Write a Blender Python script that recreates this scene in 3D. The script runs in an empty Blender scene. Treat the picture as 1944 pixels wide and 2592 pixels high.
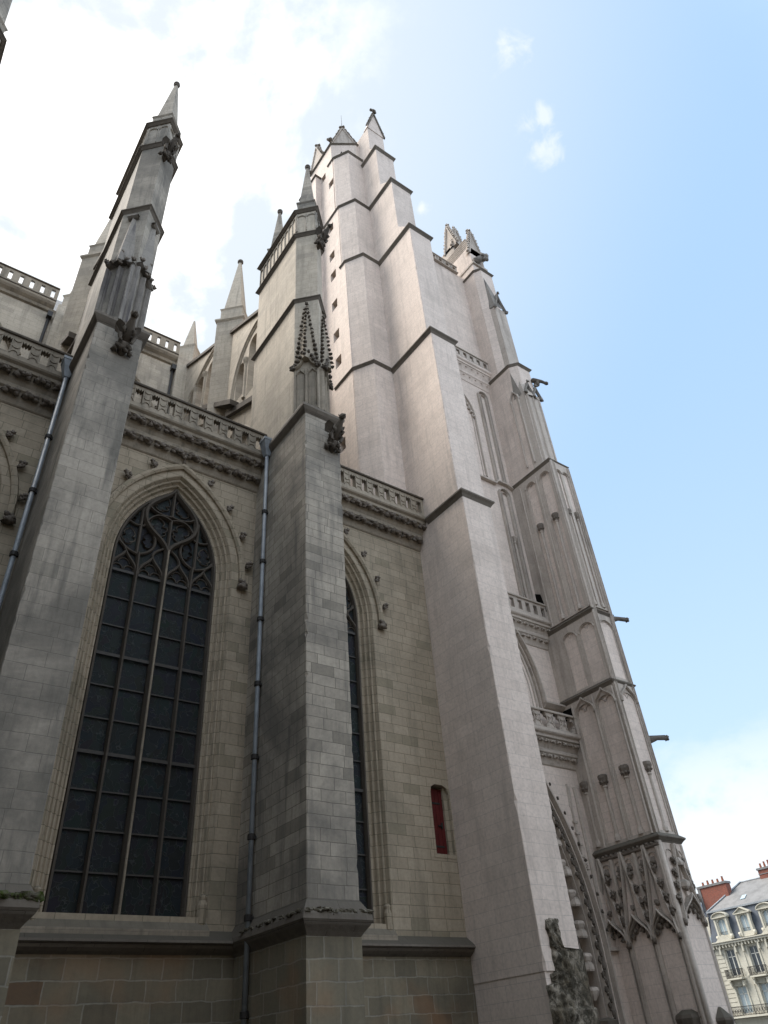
import bpy, bmesh, math, random
from mathutils import Matrix, Vector, noise
R = math.radians
random.seed(7)
S = bpy.context.scene
COL = S.collection

# ------------------------------------------------------------------ camera
cam = bpy.data.objects.new('camera', bpy.data.cameras.new('camera'))
COL.objects.link(cam); S.camera = cam
cam.data.sensor_width = 36; cam.data.lens = 25.31; cam.data.clip_end = 5000; cam.data.clip_start = 0.1
yaw, pit, rol = R(38.485), R(37.577), R(-4.987)
F = Vector((math.sin(yaw)*math.cos(pit), math.cos(yaw)*math.cos(pit), math.sin(pit)))
R0 = F.cross(Vector((0, 0, 1))).normalized(); U0 = R0.cross(F)
CR = R0*math.cos(rol) + U0*math.sin(rol); CU = -R0*math.sin(rol) + U0*math.cos(rol)
cam.matrix_world = Matrix(((CR.x, CU.x, -F.x, 0), (CR.y, CU.y, -F.y, 0), (CR.z, CU.z, -F.z, 1.6), (0, 0, 0, 1)))

# ------------------------------------------------------------------ node helper
class NT:
    def __init__(s, tree): s.t = tree; s.n = tree.nodes; s.l = tree.links; s.n.clear()
    def add(s, typ, ins=None, **kw):
        nd = s.n.new(typ)
        for k, v in kw.items(): setattr(nd, k, v)
        for k, v in (ins or {}).items():
            sock = nd.inputs[k]
            if isinstance(v, bpy.types.NodeSocket): s.l.new(v, sock)
            elif isinstance(v, bpy.types.Node): s.l.new(v.outputs[0], sock)
            else: sock.default_value = v
        return nd
    def math(s, op, a, b=0.0, c=None, clamp=False):
        d = {0: a, 1: b}
        if c is not None: d[2] = c
        nd = s.add('ShaderNodeMath', d, operation=op); nd.use_clamp = clamp
        return nd.outputs[0]
    def mix(s, f, a, b, typ='MIX'):
        nd = s.n.new('ShaderNodeMix'); nd.data_type = 'RGBA'; nd.blend_type = typ
        for i, v in ((0, f), (6, a), (7, b)):
            if isinstance(v, bpy.types.NodeSocket): s.l.new(v, nd.inputs[i])
            else: nd.inputs[i].default_value = v if i == 0 else (*v, 1) if len(v) == 3 else v
        return nd.outputs[2]
    def noise(s, vec, scale, detail=4, rough=.55, dist=0.):
        return s.add('ShaderNodeTexNoise', {'Vector': vec, 'Scale': scale, 'Detail': detail, 'Roughness': rough, 'Distortion': dist}).outputs[0]
    def ramp(s, f, lo, hi):
        nd = s.add('ShaderNodeMapRange', {'Value': f, 'From Min': lo, 'From Max': hi}); nd.interpolation_type = 'SMOOTHSTEP'
        return nd.outputs[0]

# ------------------------------------------------------------------ sky
SUN = Vector((-0.34, 0.46, 0.82)).normalized()
W = bpy.data.worlds.new('World'); S.world = W; W.use_nodes = True
t = NT(W.node_tree)
sky = t.add('ShaderNodeTexSky', sky_type='NISHITA'); sky.sun_disc = False
sky.sun_elevation = math.asin(SUN.z); sky.sun_rotation = math.atan2(SUN.x, SUN.y)
sky.air_density = 1.0; sky.dust_density = 1.2; sky.ozone_density = 1.6
gen = t.add('ShaderNodeTexCoord').outputs['Generated']
d1 = t.add('ShaderNodeVectorMath', {0: gen, 1: Vector((-0.32, 0.52, 0.79)).normalized()}, operation='DOT_PRODUCT').outputs['Value']
near = t.ramp(d1, .70, .97)                     # thicker, brighter cloud towards the sun
mp = t.add('ShaderNodeMapping', {'Vector': gen, 'Scale': (1.0, 1.0, 1.7), 'Rotation': (0.3, 0.2, 0.5), 'Location': (3.1, 0.4, 1.7)})
n1 = t.noise(mp.outputs[0], 3.2, 8, .58, .25)
cl = t.math('MULTIPLY', t.ramp(t.math('ADD', n1, t.math('MULTIPLY', near, .14)), .56, .68), t.ramp(d1, .72, .90))
sep = t.add('ShaderNodeSeparateXYZ', {0: gen})
low = t.math('MULTIPLY', t.ramp(sep.outputs[2], .34, .20), t.ramp(t.noise(mp.outputs[0], 4.0, 7, .6, .2), .44, .58))
cl = t.math('MAXIMUM', cl, t.math('MULTIPLY', low, .65), clamp=True)
puff = t.noise(gen, 26, 6, .6, .4)
for (vx, vy, vz, r_, am) in ((.36, .153, .92, .030, .9), (.434, .175, .884, .030, .9), (.453, .198, .869, .034, .9), (.374, .338, .864, .018, .9)):
    dd = t.add('ShaderNodeVectorMath', {0: gen, 1: (vx, vy, vz)}, operation='DISTANCE').outputs['Value']
    pf = t.ramp(t.math('ADD', puff, t.math('MULTIPLY', dd, -.38/r_)), .22, .50)
    cl = t.math('MAXIMUM', cl, t.math('MULTIPLY', pf, am*.5), clamp=True)
zen = t.mix(.80, sky.outputs[0], t.mix(t.ramp(sep.outputs[2], .75, .02), (2.85, 4.25, 6.2), (4.1, 5.3, 6.4)))
haze = t.mix(t.ramp(d1, .45, .93), zen, (4.55, 4.95, 5.3))
cc = t.mix(near, (6.2, 6.2, 6.2), (9.5, 9.4, 9.3))
fin = t.mix(cl, haze, cc)
# broad bright cloud bank added over the unseen southern half to light front faces
back = t.math('MULTIPLY', t.ramp(sep.outputs[1], .02, -.35), t.ramp(t.noise(mp.outputs[0], 2.2, 6, .55), .25, .5))
fin = t.mix(back, fin, (8.0, 9.1, 10.5))
SKY_BG = t.add('ShaderNodeBackground', {'Color': fin, 'Strength': 0.085})
t.add('ShaderNodeOutputWorld', {'Surface': SKY_BG.outputs[0]})

sun = bpy.data.objects.new('sun', bpy.data.lights.new('sun', 'SUN')); COL.objects.link(sun)
sun.data.energy = 3.3; sun.data.angle = R(35); sun.data.color = (1, .94, .87)
sun.rotation_euler = (-SUN).to_track_quat('-Z', 'Y').to_euler(); sun.location = (0, 0, 90)
S.view_settings.view_transform = 'Standard'; S.view_settings.look = 'None'
S.view_settings.exposure = 1.17; S.view_settings.gamma = 1.0

# ------------------------------------------------------------------ materials
def newmat(name):
    m = bpy.data.materials.new(name); m.use_nodes = True
    return m, NT(m.node_tree)
def finish(t, col, rough=.85, bump=None, bstr=.3, bdist=.02, spec=.25, **kw):
    ins = {'Base Color': col, 'Roughness': rough, 'Specular IOR Level': spec}
    ins.update(kw)
    if bump is not None:
        b = t.add('ShaderNodeBump', {'Height': bump, 'Strength': bstr, 'Distance': bdist}); ins['Normal'] = b.outputs[0]
    p = t.add('ShaderNodeBsdfPrincipled', ins)
    t.add('ShaderNodeOutputMaterial', {'Surface': p.outputs[0]})
def uvz(t):
    g = t.add('ShaderNodeNewGeometry'); P = g.outputs['Position']; N = g.outputs['True Normal']
    sn = t.add('ShaderNodeSeparateXYZ', {0: N}); sp = t.add('ShaderNodeSeparateXYZ', {0: P})
    u = t.math('ADD', t.math('MULTIPLY', t.math('MULTIPLY', sn.outputs[1], -1), sp.outputs[0]), t.math('MULTIPLY', sn.outputs[0], sp.outputs[1]))
    return P, sn, sp, u
def stone(name, c1, c2, mort, row=.33, bw=.78, ms=.012, stain=.45, scol=(.10, .095, .085), streak=.4, warm=0., jitter=.012, top=.6, bumps=.35, stain_scale=.22, lo=.48, odd=None):
    m, t = newmat(name); P, sn, sp, u = uvz(t)
    wob = t.math('MULTIPLY', t.math('SUBTRACT', t.noise(P, 2.3, 2), .5), jitter*2)
    uu = t.math('ADD', u, wob); zz = t.math('ADD', sp.outputs[2], wob)
    # rows of uneven length: slide each row
    rowi = t.math('FLOOR', t.math('DIVIDE', zz, row))
    wn = t.add('ShaderNodeTexWhiteNoise', {'W': rowi}, noise_dimensions='1D').outputs[0]
    uu = t.math('ADD', uu, t.math('MULTIPLY', wn, bw))
    v = t.add('ShaderNodeCombineXYZ', {0: uu, 1: zz, 2: 0.})
    b = t.add('ShaderNodeTexBrick', {'Vector': v, 'Color1': (*c1, 1), 'Color2': (*c2, 1), 'Mortar': (*mort, 1), 'Scale': 1., 'Mortar Size': ms, 'Mortar Smooth': .35, 'Bias': -.1, 'Brick Width': bw, 'Row Height': row})
    b.offset = .43
    col = b.outputs['Color']
    # grain and blotches
    if odd:
        b2 = t.add('ShaderNodeTexBrick', {'Vector': v, 'Color1': (0, 0, 0, 1), 'Color2': (1, 1, 1, 1), 'Mortar': (0, 0, 0, 1), 'Scale': 1., 'Mortar Size': ms, 'Bias': 0., 'Brick Width': bw, 'Row Height': row}); b2.offset = .43
        col = t.mix(t.math('MULTIPLY', t.ramp(b2.outputs['Color'], odd[3], odd[3]+.06), odd[4]), col, odd[:3])
    g1 = t.noise(P, 9, 5, .65)
    col = t.mix(t.math('MULTIPLY', t.ramp(g1, .35, .75), .22), col, (.09, .085, .075))
    big = t.noise(P, stain_scale, 6, .62, .6)
    col = t.mix(t.math('MULTIPLY', t.ramp(big, lo, lo+.22), stain), col, scol)
    sv = t.add('ShaderNodeCombineXYZ', {0: t.math('MULTIPLY', u, 1.6), 1: t.math('MULTIPLY', sp.outputs[2], .13), 2: 0.})
    st = t.noise(sv, 1.5, 5, .6)
    col = t.mix(t.math('MULTIPLY', t.ramp(st, .50, .74), streak), col, scol)
    sv2 = t.add('ShaderNodeCombineXYZ', {0: t.math('MULTIPLY', u, 5.), 1: t.math('MULTIPLY', sp.outputs[2], .35), 2: 0.})
    st2 = t.math('MULTIPLY', t.ramp(t.noise(sv2, 1.2, 5, .7), .46, .72), t.ramp(t.noise(P, .45, 3, .6), .40, .62))
    col = t.mix(t.math('MULTIPLY', st2, streak*.8), col, scol)
    pale = t.noise(P, .9, 4, .6)
    col = t.mix(t.math('MULTIPLY', t.ramp(pale, .56, .8), .25), col, tuple(min(1, x*1.25) for x in c1))
    if warm: col = t.mix(t.math('MULTIPLY', t.ramp(t.noise(P, .5, 3), .5, .72), warm), col, (.30, .17, .09))
    col = t.mix(t.math('MULTIPLY', t.ramp(sn.outputs[2], .25, .8), top), col, (.075, .07, .055))
    h = t.math('ADD', t.math('MULTIPLY', b.outputs['Fac'], -1.0), t.math('MULTIPLY', g1, .9))
    finish(t, col, .9, h, bumps, .015)
    return m
M = {}
M['wall'] = stone('pale_yellow_ashlar', (.44, .37, .28), (.36, .30, .222), (.19, .165, .115), row=.36, bw=.74, stain=.55, streak=.35, ms=.011, scol=(.13, .12, .09), odd=(.27, .24, .17, .85, .6))
M['butt'] = stone('weathered_grey_ashlar', (.46, .41, .34), (.36, .32, .265), (.17, .15, .12), row=.335, bw=.80, stain=.72, streak=.62, ms=.011, scol=(.115, .108, .098), jitter=.02, lo=.42, odd=(.20, .18, .145, .86, .5))
M['butt2'] = stone('rain_worn_grey_ashlar', (.43, .385, .325), (.38, .34, .285), (.25, .225, .19), row=.40, bw=.95, stain=.72, streak=.7, ms=.009, scol=(.11, .104, .092), jitter=.02, lo=.38, odd=(.25, .23, .19, .88, .4), bumps=.5)
M['base'] = stone('big_brown_blocks', (.26, .225, .16), (.165, .145, .105), (.30, .275, .225), row=.47, bw=.82, ms=.020, stain=.6, streak=.3, warm=.4, jitter=.05, odd=(.17, .075, .035, .95, .55), scol=(.06, .058, .048))
M['tower'] = stone('rosy_limestone', (.72, .615, .54), (.66, .56, .49), (.47, .41, .37), row=.42, bw=1.05, ms=.007, stain=.32, streak=.42, scol=(.36, .31, .27), top=.75, bumps=.15, stain_scale=.34, lo=.47)
M['carve'] = stone('carved_limestone', (.36, .31, .245), (.31, .265, .205), (.25, .215, .17), row=.6, bw=1.4, ms=.006, stain=.65, streak=.6, bumps=.5, scol=(.09, .08, .065))
M['mull'] = stone('brown_mullion_stone', (.10, .085, .07), (.08, .068, .056), (.05, .043, .036), row=1.1, bw=2., ms=.006, stain=.5, streak=.5, bumps=.4, scol=(.07, .06, .05))
M['tcarve'] = stone('carved_tower_stone', (.52, .455, .395), (.48, .42, .365), (.40, .35, .30), row=.6, bw=1.4, ms=.004, stain=.45, streak=.6, scol=(.2, .172, .148), bumps=.35)
M['grime'] = stone('grimy_carved_stone', (.24, .205, .17), (.19, .16, .135), (.15, .13, .11), row=.6, bw=1.4, ms=.004, stain=.7, streak=.5, scol=(.07, .06, .05), bumps=.8)
M['dark'] = stone('soot_dark_stone', (.125, .105, .085), (.09, .075, .06), (.08, .07, .055), row=.5, bw=1.1, ms=.006, stain=.5, streak=.5, bumps=.7, scol=(.05, .043, .036))
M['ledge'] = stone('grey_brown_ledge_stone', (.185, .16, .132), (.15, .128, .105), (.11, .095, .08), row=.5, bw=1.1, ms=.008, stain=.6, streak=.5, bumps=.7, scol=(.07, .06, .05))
M['clear'] = stone('cream_upper_ashlar', (.54, .475, .385), (.47, .41, .33), (.33, .285, .23), row=.36, bw=.85, ms=.008, stain=.45, streak=.5, scol=(.20, .18, .15), lo=.45, odd=(.36, .32, .27, .88, .4))
M['worn'] = stone('worn_smooth_stone', (.29, .265, .235), (.24, .22, .195), (.17, .155, .14), row=.45, bw=.9, ms=.006, stain=.85, streak=.9, scol=(.085, .078, .08))
def plain(name, c, rough=.6, var=.25, sc=6, bstr=.2, spec=.3, metal=0.):
    m, t = newmat(name); g = t.add('ShaderNodeNewGeometry').outputs['Position']
    n = t.noise(g, sc, 5, .6)
    col = t.mix(t.math('MULTIPLY', t.ramp(n, .35, .75), var), c, tuple(x*.35 for x in c))
    finish(t, col, rough, n, bstr, .01, spec, Metallic=metal)
    return m
M['zinc'] = plain('grey_blue_zinc', (.27, .295, .32), .55, .5, 3, .2, .4, .15)
M['iron'] = plain('dark_iron', (.035, .032, .03), .6, .3, 20)
M['red'] = plain('oxblood_paint', (.11, .014, .014), .55, .4, 4)
M['lead'] = plain('window_iron_bars', (.06, .055, .05), .6, .3, 12)
M['slate'] = plain('blue_slate', (.085, .10, .125), .5, .5, 1.2, .2)
M['wslate'] = plain('grey_weathered_slate', (.17, .17, .17), .6, .5, .9, .2)
M['cream'] = stone('cream_facade_stone', (.55, .53, .45), (.50, .48, .405), (.36, .34, .29), row=.42, bw=.9, ms=.006, stain=.25, streak=.3, scol=(.36, .33, .26), top=.3, bumps=.1)
M['brick'] = stone('red_chimney_brick', (.24, .075, .05), (.17, .055, .04), (.2, .13, .10), row=.075, bw=.22, ms=.008, stain=.3, streak=.2)
M['pot'] = plain('terracotta_pot', (.25, .09, .05), .8, .3)
M['paint'] = plain('white_window_paint', (.62, .62, .58), .5, .15)
M['pave'] = stone('paving', (.10, .098, .09), (.08, .078, .072), (.05, .05, .046), row=.4, bw=.6, top=0.)
M['dim'] = plain('painted_hollow_shade', (.012, .011, .010), .95, .2, 3, 0, 0)  # near-black colour standing in for shade inside openings
# moss: green cushion growth over the stone ledge
m, t = newmat('mossy_ledge'); g = t.add('ShaderNodeNewGeometry').outputs['Position']
n = t.noise(g, 5, 6, .7); col = t.mix(t.ramp(n, .42, .6), (.11, .10, .075), (.055, .075, .018)); finish(t, col, .95, n, 1., .05, .1); M['moss'] = m
m, t = newmat('crumbling_lichen_crust'); g = t.add('ShaderNodeNewGeometry').outputs['Position']
n = t.noise(g, 9, 6, .7); col = t.mix(t.ramp(n, .42, .62), (.10, .088, .065), (.22, .20, .16)); finish(t, col, .95, n, 1., .05, .1); M['lichen'] = m
m, t = newmat('rubble'); g = t.add('ShaderNodeNewGeometry').outputs['Position']
n = t.noise(g, 4, 7, .7, .6); n2 = t.noise(g, 1.3, 4, .6); col = t.mix(t.ramp(n, .40, .66), (.055, .048, .036), t.mix(t.ramp(n2, .42, .6), (.15, .125, .09), (.33, .29, .235))); finish(t, col, .95, n, 1., .08, .1); M['rubble'] = m
# old leaded church glass with painted lead lines
m, t = newmat('leaded_church_glass'); g = t.add('ShaderNodeNewGeometry').outputs['Position']
mp = t.add('ShaderNodeMapping', {'Vector': g, 'Scale': (1., 1., .6)})
dn = t.add('ShaderNodeTexNoise', {'Vector': g, 'Scale': 1.4, 'Detail': 3.}).outputs[1]
wv = t.add('ShaderNodeVectorMath', {0: mp.outputs[0], 1: t.add('ShaderNodeVectorMath', {0: dn, 3: 1.3}, operation='SCALE').outputs[0]}, operation='ADD').outputs[0]
vo = t.add('ShaderNodeTexVoronoi', {'Vector': wv, 'Scale': 3.6}, feature='DISTANCE_TO_EDGE').outputs[0]
ln = t.ramp(vo, .035, .008)
vc = t.add('ShaderNodeTexVoronoi', {'Vector': wv, 'Scale': 3.6}).outputs[1]
base = t.mix(.12, (.020, .024, .026), t.mix(1., vc, (.05, .06, .065), 'MULTIPLY'))
col = t.mix(t.math('MULTIPLY', ln, .6), base, (.065, .072, .072))
ng = t.noise(g, 4, 3)
finish(t, col, .55, t.math('ADD', ng, ln), .5, .02, .10); M['glass'] = m
m, t = newmat('house_window_glass'); finish(t, (.03, .04, .05, 1), .08, None, spec=.6); M['hglass'] = m
m, t = newmat('net_curtain_glass'); finish(t, (.33, .40, .43, 1), .2, None, spec=.5); M['curtain'] = m

# ------------------------------------------------------------------ object helpers
WL = {}
def link(o, parent, loc):
    COL.objects.link(o)
    if parent is not None:
        o.parent = parent; o.location = loc - WL[parent.name]
    else: o.location = loc
    WL[o.name] = loc.copy()
def thing(name, loc, label, cat, group=None):
    o = bpy.data.objects.new(name, None); link(o, None, Vector(loc)); o['label'] = label; o['category'] = cat
    if group: o['group'] = group
    return o
def copy_part(o, off, parent=None):
    c = o.copy(); COL.objects.link(c)
    WL[c.name] = WL[o.name] + off
    if parent is not None: c.parent = parent
    else: c.location = o.location + off
    for ch in o.children:
        copy_part(ch, off, c)
    return c
def bez(p0, p1, p2, p3, n=10):
    out = []
    for i in range(n+1):
        s = i/n; a = (1-s)**3; b = 3*s*(1-s)**2; c = 3*s*s*(1-s); d = s**3
        out.append(tuple(a*p0[k]+b*p1[k]+c*p2[k]+d*p3[k] for k in range(len(p0))))
    return out
class MB:
    def __init__(s): s.v = []; s.f = []; s.sm = []
    def raw(s, vs, fs, smooth=False):
        o = len(s.v); s.v += [tuple(v) for v in vs]; s.f += [tuple(i+o for i in f) for f in fs]; s.sm += [smooth]*len(fs); return s
    def box(s, x0, x1, y0, y1, z0, z1):
        vs = [(x, y, z) for x in (x0, x1) for y in (y0, y1) for z in (z0, z1)]
        return s.raw(vs, [(0, 1, 3, 2), (4, 6, 7, 5), (0, 4, 5, 1), (2, 3, 7, 6), (0, 2, 6, 4), (1, 5, 7, 3)])
    def cbox(s, x0, x1, y0, y1, z0, z1, step):
        # block with slightly worn, nicked front corners, one ring per course
        n = max(2, int((z1-z0)/step)*2); rg = random.Random(int(x0*7+z0*3)); vs = []
        for i in range(n+1):
            z = z0+(z1-z0)*i/n
            a = .012+.03*rg.random()**3+(.05 if rg.random() < .06 else 0); b = .012+.03*rg.random()**3+(.05 if rg.random() < .06 else 0)
            vs += [(x0, y1, z), (x0, y0+a, z), (x0+a, y0, z), (x1-b, y0, z), (x1, y0+b, z), (x1, y1, z)]
        return s.raw(vs, [(i*6+k, i*6+(k+1) % 6, (i+1)*6+(k+1) % 6, (i+1)*6+k) for i in range(n) for k in range(6)]+[tuple(range(6))[::-1], tuple(range(n*6, n*6+6))])
    def prism(s, poly, z0, z1, poly2=None):
        n = len(poly); poly2 = poly2 or poly
        zz0 = z0 if callable(z0) else (lambda i: z0); zz1 = z1 if callable(z1) else (lambda i: z1)
        vs = [(p[0], p[1], zz0(i)) for i, p in enumerate(poly)]+[(p[0], p[1], zz1(i)) for i, p in enumerate(poly2)]
        return s.raw(vs, [tuple(range(n))[::-1], tuple(range(n, 2*n))]+[(i, (i+1) % n, n+(i+1) % n, n+i) for i in range(n)])
    def ext(s, prof, axis, a, b):
        # prof: list of 2d points in the plane across axis ('x' -> (y,z); 'y' -> (x,z))
        mk = (lambda p, c: (c, p[0], p[1])) if axis == 'x' else (lambda p, c: (p[0], c, p[1]))
        n = len(prof); vs = [mk(p, a) for p in prof]+[mk(p, b) for p in prof]
        return s.raw(vs, [tuple(range(n)), tuple(range(n, 2*n))[::-1]]+[(i, n+i, n+(i+1) % n, (i+1) % n) for i in range(n)])
    def tube(s, pts, r, n=8, caps=True, smooth=True):
        pts = [Vector(p) for p in pts]; rr = r if isinstance(r, (list, tuple)) else [r]*len(pts)
        vs = []; prev = None
        for i, p in enumerate(pts):
            d = (pts[min(i+1, len(pts)-1)]-pts[max(i-1, 0)]).normalized()
            if prev is None: a = d.orthogonal().normalized()
            else: a = (prev - d*prev.dot(d)).normalized()
            prev = a; b = d.cross(a)
            vs += [p+(a*math.cos(k*2*math.pi/n)+b*math.sin(k*2*math.pi/n))*rr[i] for k in range(n)]
        fs = [(i*n+k, i*n+(k+1) % n, (i+1)*n+(k+1) % n, (i+1)*n+k) for i in range(len(pts)-1) for k in range(n)]
        if caps: fs += [tuple(range(n))[::-1], tuple(range((len(pts)-1)*n, len(pts)*n))]
        return s.raw(vs, fs, smooth)
    def lathe(s, cx, cy, prof, n=10, rot=0., smooth=False):
        vs = [(cx+r*math.cos(rot+k*2*math.pi/n), cy+r*math.sin(rot+k*2*math.pi/n), z) for r, z in prof for k in range(n)]
        m = len(prof)
        fs = [(i*n+k, i*n+(k+1) % n, (i+1)*n+(k+1) % n, (i+1)*n+k) for i in range(m-1) for k in range(n)]+[tuple(range(n))[::-1], tuple(range((m-1)*n, m*n))]
        return s.raw(vs, fs, smooth)
    def blob(s, c, r, seed=0, sc=(1, 1, 1), rough=.35, n=6):
        vs = []; c = Vector(c)
        for i in range(1, n):
            th = math.pi*i/n
            for k in range(n+2):
                ph = 2*math.pi*k/(n+2)
                d = Vector((math.sin(th)*math.cos(ph)*sc[0], math.sin(th)*math.sin(ph)*sc[1], math.cos(th)*sc[2]))
                q = 1+rough*noise.noise(d*2.3+Vector((seed*1.7, seed*.9, seed*2.1)))*1.8
                vs.append(c+d*r*q)
        m = n+2; vs += [c+Vector((0, 0, r*sc[2])), c-Vector((0, 0, r*sc[2]))]; T = len(vs)-2
        fs = [(i*m+k, (i+1)*m+k, (i+1)*m+(k+1) % m, i*m+(k+1) % m) for i in range(n-2) for k in range(m)]
        fs += [(T, k, (k+1) % m) for k in range(m)]+[(T+1, (n-2)*m+(k+1) % m, (n-2)*m+k) for k in range(m)]
        return s.raw(vs, fs, True)
    def leaf(s, c, r, seed=0, out=(0, -1, 0)):
        # curled crocket: stem, two lobes and a curled tip
        c = Vector(c); o = Vector(out); rnd = random.Random(seed)
        s.blob(c+o*r*.35, r*.62, seed, (1, 1, .8))
        for k in range(4):
            a = k*1.57+rnd.random()
            side = Vector((o.y, -o.x, 0)).normalized() if abs(o.z) < .9 else Vector((1, 0, 0))
            s.blob(c+o*r*(.5+.3*rnd.random())+side*math.cos(a)*r*.55+Vector((0, 0, 1))*math.sin(a)*r*.5, r*.38, seed+k+3, (1, 1, 1), .4, 5)
        return s
    def sweep2(s, rings):
        # rings: list of equally long 3d polylines, joined as strips
        n = len(rings[0]); vs = [p for r in rings for p in r]
        return s.raw(vs, [(j*n+i, j*n+i+1, (j+1)*n+i+1, (j+1)*n+i) for j in range(len(rings)-1) for i in range(n-1)])
    def bar(s, pts, w, d0, d1, put, ch=.3):
        # band of width w following 2d pts; front at depth d0, back at d1; put(u,v,d)->3d
        n = len(pts); L = []; Rr = []
        for i in range(n):
            a = Vector(pts[max(i-1, 0)][:2]); b = Vector(pts[min(i+1, n-1)][:2]); d = (b-a)
            if d.length < 1e-6: d = Vector((1, 0))
            d.normalize(); nn = Vector((-d.y, d.x)); p = Vector(pts[i][:2]); L.append(p+nn*w/2); Rr.append(p-nn*w/2)
        k = ch*w; dm = d0+(d1-d0)*.45
        mid = [Vector(p[:2]) for p in pts]
        def row(A, B, f, dep): return [put(*(A[i]*(1-f)+B[i]*f), dep) for i in range(n)]
        s.sweep2([row(L, Rr, 0, d1), row(L, Rr, 0, dm), row(L, Rr, ch, d0), row(L, Rr, 1-ch, d0), row(L, Rr, 1, dm), row(L, Rr, 1, d1)])
        return s
    def plate(s, loops, put, d0, d1):
        cu = bpy.data.curves.new('tmp', 'CURVE'); cu.dimensions = '2D'; cu.fill_mode = 'BOTH'; cu.extrude = .5
        for lp in loops:
            sp = cu.splines.new('POLY'); sp.points.add(len(lp)-1); sp.use_cyclic_u = True
            for i, p in enumerate(lp): sp.points[i].co = (p[0], p[1], 0, 1)
        ob = bpy.data.objects.new('tmp', cu); me = bpy.data.meshes.new_from_object(ob)
        vs = [put(v.co.x, v.co.y, d0+(v.co.z+.5)*(d1-d0)) for v in me.vertices]
        s.raw(vs, [tuple(p.vertices) for p in me.polygons])
        bpy.data.objects.remove(ob); bpy.data.curves.remove(cu); bpy.data.meshes.remove(me)
        return s
    def cut(s):
        s.marks = getattr(s, 'marks', [])+[(len(s.v), len(s.f))]; return s
    def build_each(s, name, mat, parent=None):
        mk = [(0, 0)]+getattr(s, 'marks', [])+[(len(s.v), len(s.f))]; out = []
        for (a, fa), (b, fb) in zip(mk, mk[1:]):
            if b == a: continue
            q = MB(); q.v = s.v[a:b]; q.f = [tuple(i-a for i in f) for f in s.f[fa:fb]]; q.sm = s.sm[fa:fb]; out.append(q.build(name, mat, parent))
        return out
    def build(s, name, mat, parent=None, label=None):
        me = bpy.data.meshes.new(name)
        xs = [v[0] for v in s.v]; ys = [v[1] for v in s.v]; zs = [v[2] for v in s.v]
        c = Vector(((min(xs)+max(xs))/2, (min(ys)+max(ys))/2, min(zs)))
        me.from_pydata([(v[0]-c.x, v[1]-c.y, v[2]-c.z) for v in s.v], [], s.f)
        me.polygons.foreach_set('use_smooth', s.sm)
        me.materials.append(M[mat] if isinstance(mat, str) else mat)
        bm = bmesh.new(); bm.from_mesh(me); bmesh.ops.remove_doubles(bm, verts=bm.verts, dist=.0004)
        bmesh.ops.recalc_face_normals(bm, faces=bm.faces); bm.to_mesh(me); bm.free()
        o = bpy.data.objects.new(name, me); link(o, parent, c)
        if label: o['label'] = label
        return o
XZ = lambda u, v, d: (u, d, v)          # wall facing -y: u=x, v=z, depth=y
def YZ(x0):                              # wall facing -x : u=y, v=z, depth=x offset
    return lambda u, v, d: (x0+d, u, v)
def DG(cx, cy, dx, dy):                  # generic vertical plane through (cx,cy): u along (dx,dy), depth outwards negative
    n = Vector((dy, -dx))
    return lambda u, v, d: (cx+dx*u-n.x*d, cy+dy*u-n.y*d, v)
def arch(cx, zs, zb, half, c, off, n=14, close=False):
    # pointed arch outline from lower left over the apex to lower right; off widens it outward
    Rr = half+c+off; a1 = math.acos(c/Rr)
    p = [(cx-half-off, zb)]
    p += [(cx+c-Rr*math.cos(a1*i/n), zs+Rr*math.sin(a1*i/n)) for i in range(n+1)]
    p += [(cx-c+Rr*math.cos(a1*(n-i)/n), zs+Rr*math.sin(a1*(n-i)/n)) for i in range(1, n+1)]
    p += [(cx+half+off, zb)]
    return p
def ogee(cx, z0, half, rise, n=8):
    l = bez((cx-half, z0), (cx-half, z0+rise*.55), (cx-half*.25, z0+rise*.6), (cx, z0+rise), n)
    r = [(2*cx-p[0], p[1]) for p in l][::-1]
    return l+r[1:]
def rnd_arch(cx, z0, half, n=8, k=1.):
    return [(cx-half*math.cos(math.pi*i/n), z0+k*half*math.sin(math.pi*i/n)) for i in range(n+1)]

# ------------------------------------------------------------------ ground
g = MB(); g.box(-900, 900, -900, 900, -.3, 0)
o = g.build('ground', 'pave'); o['kind'] = 'structure'
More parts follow.
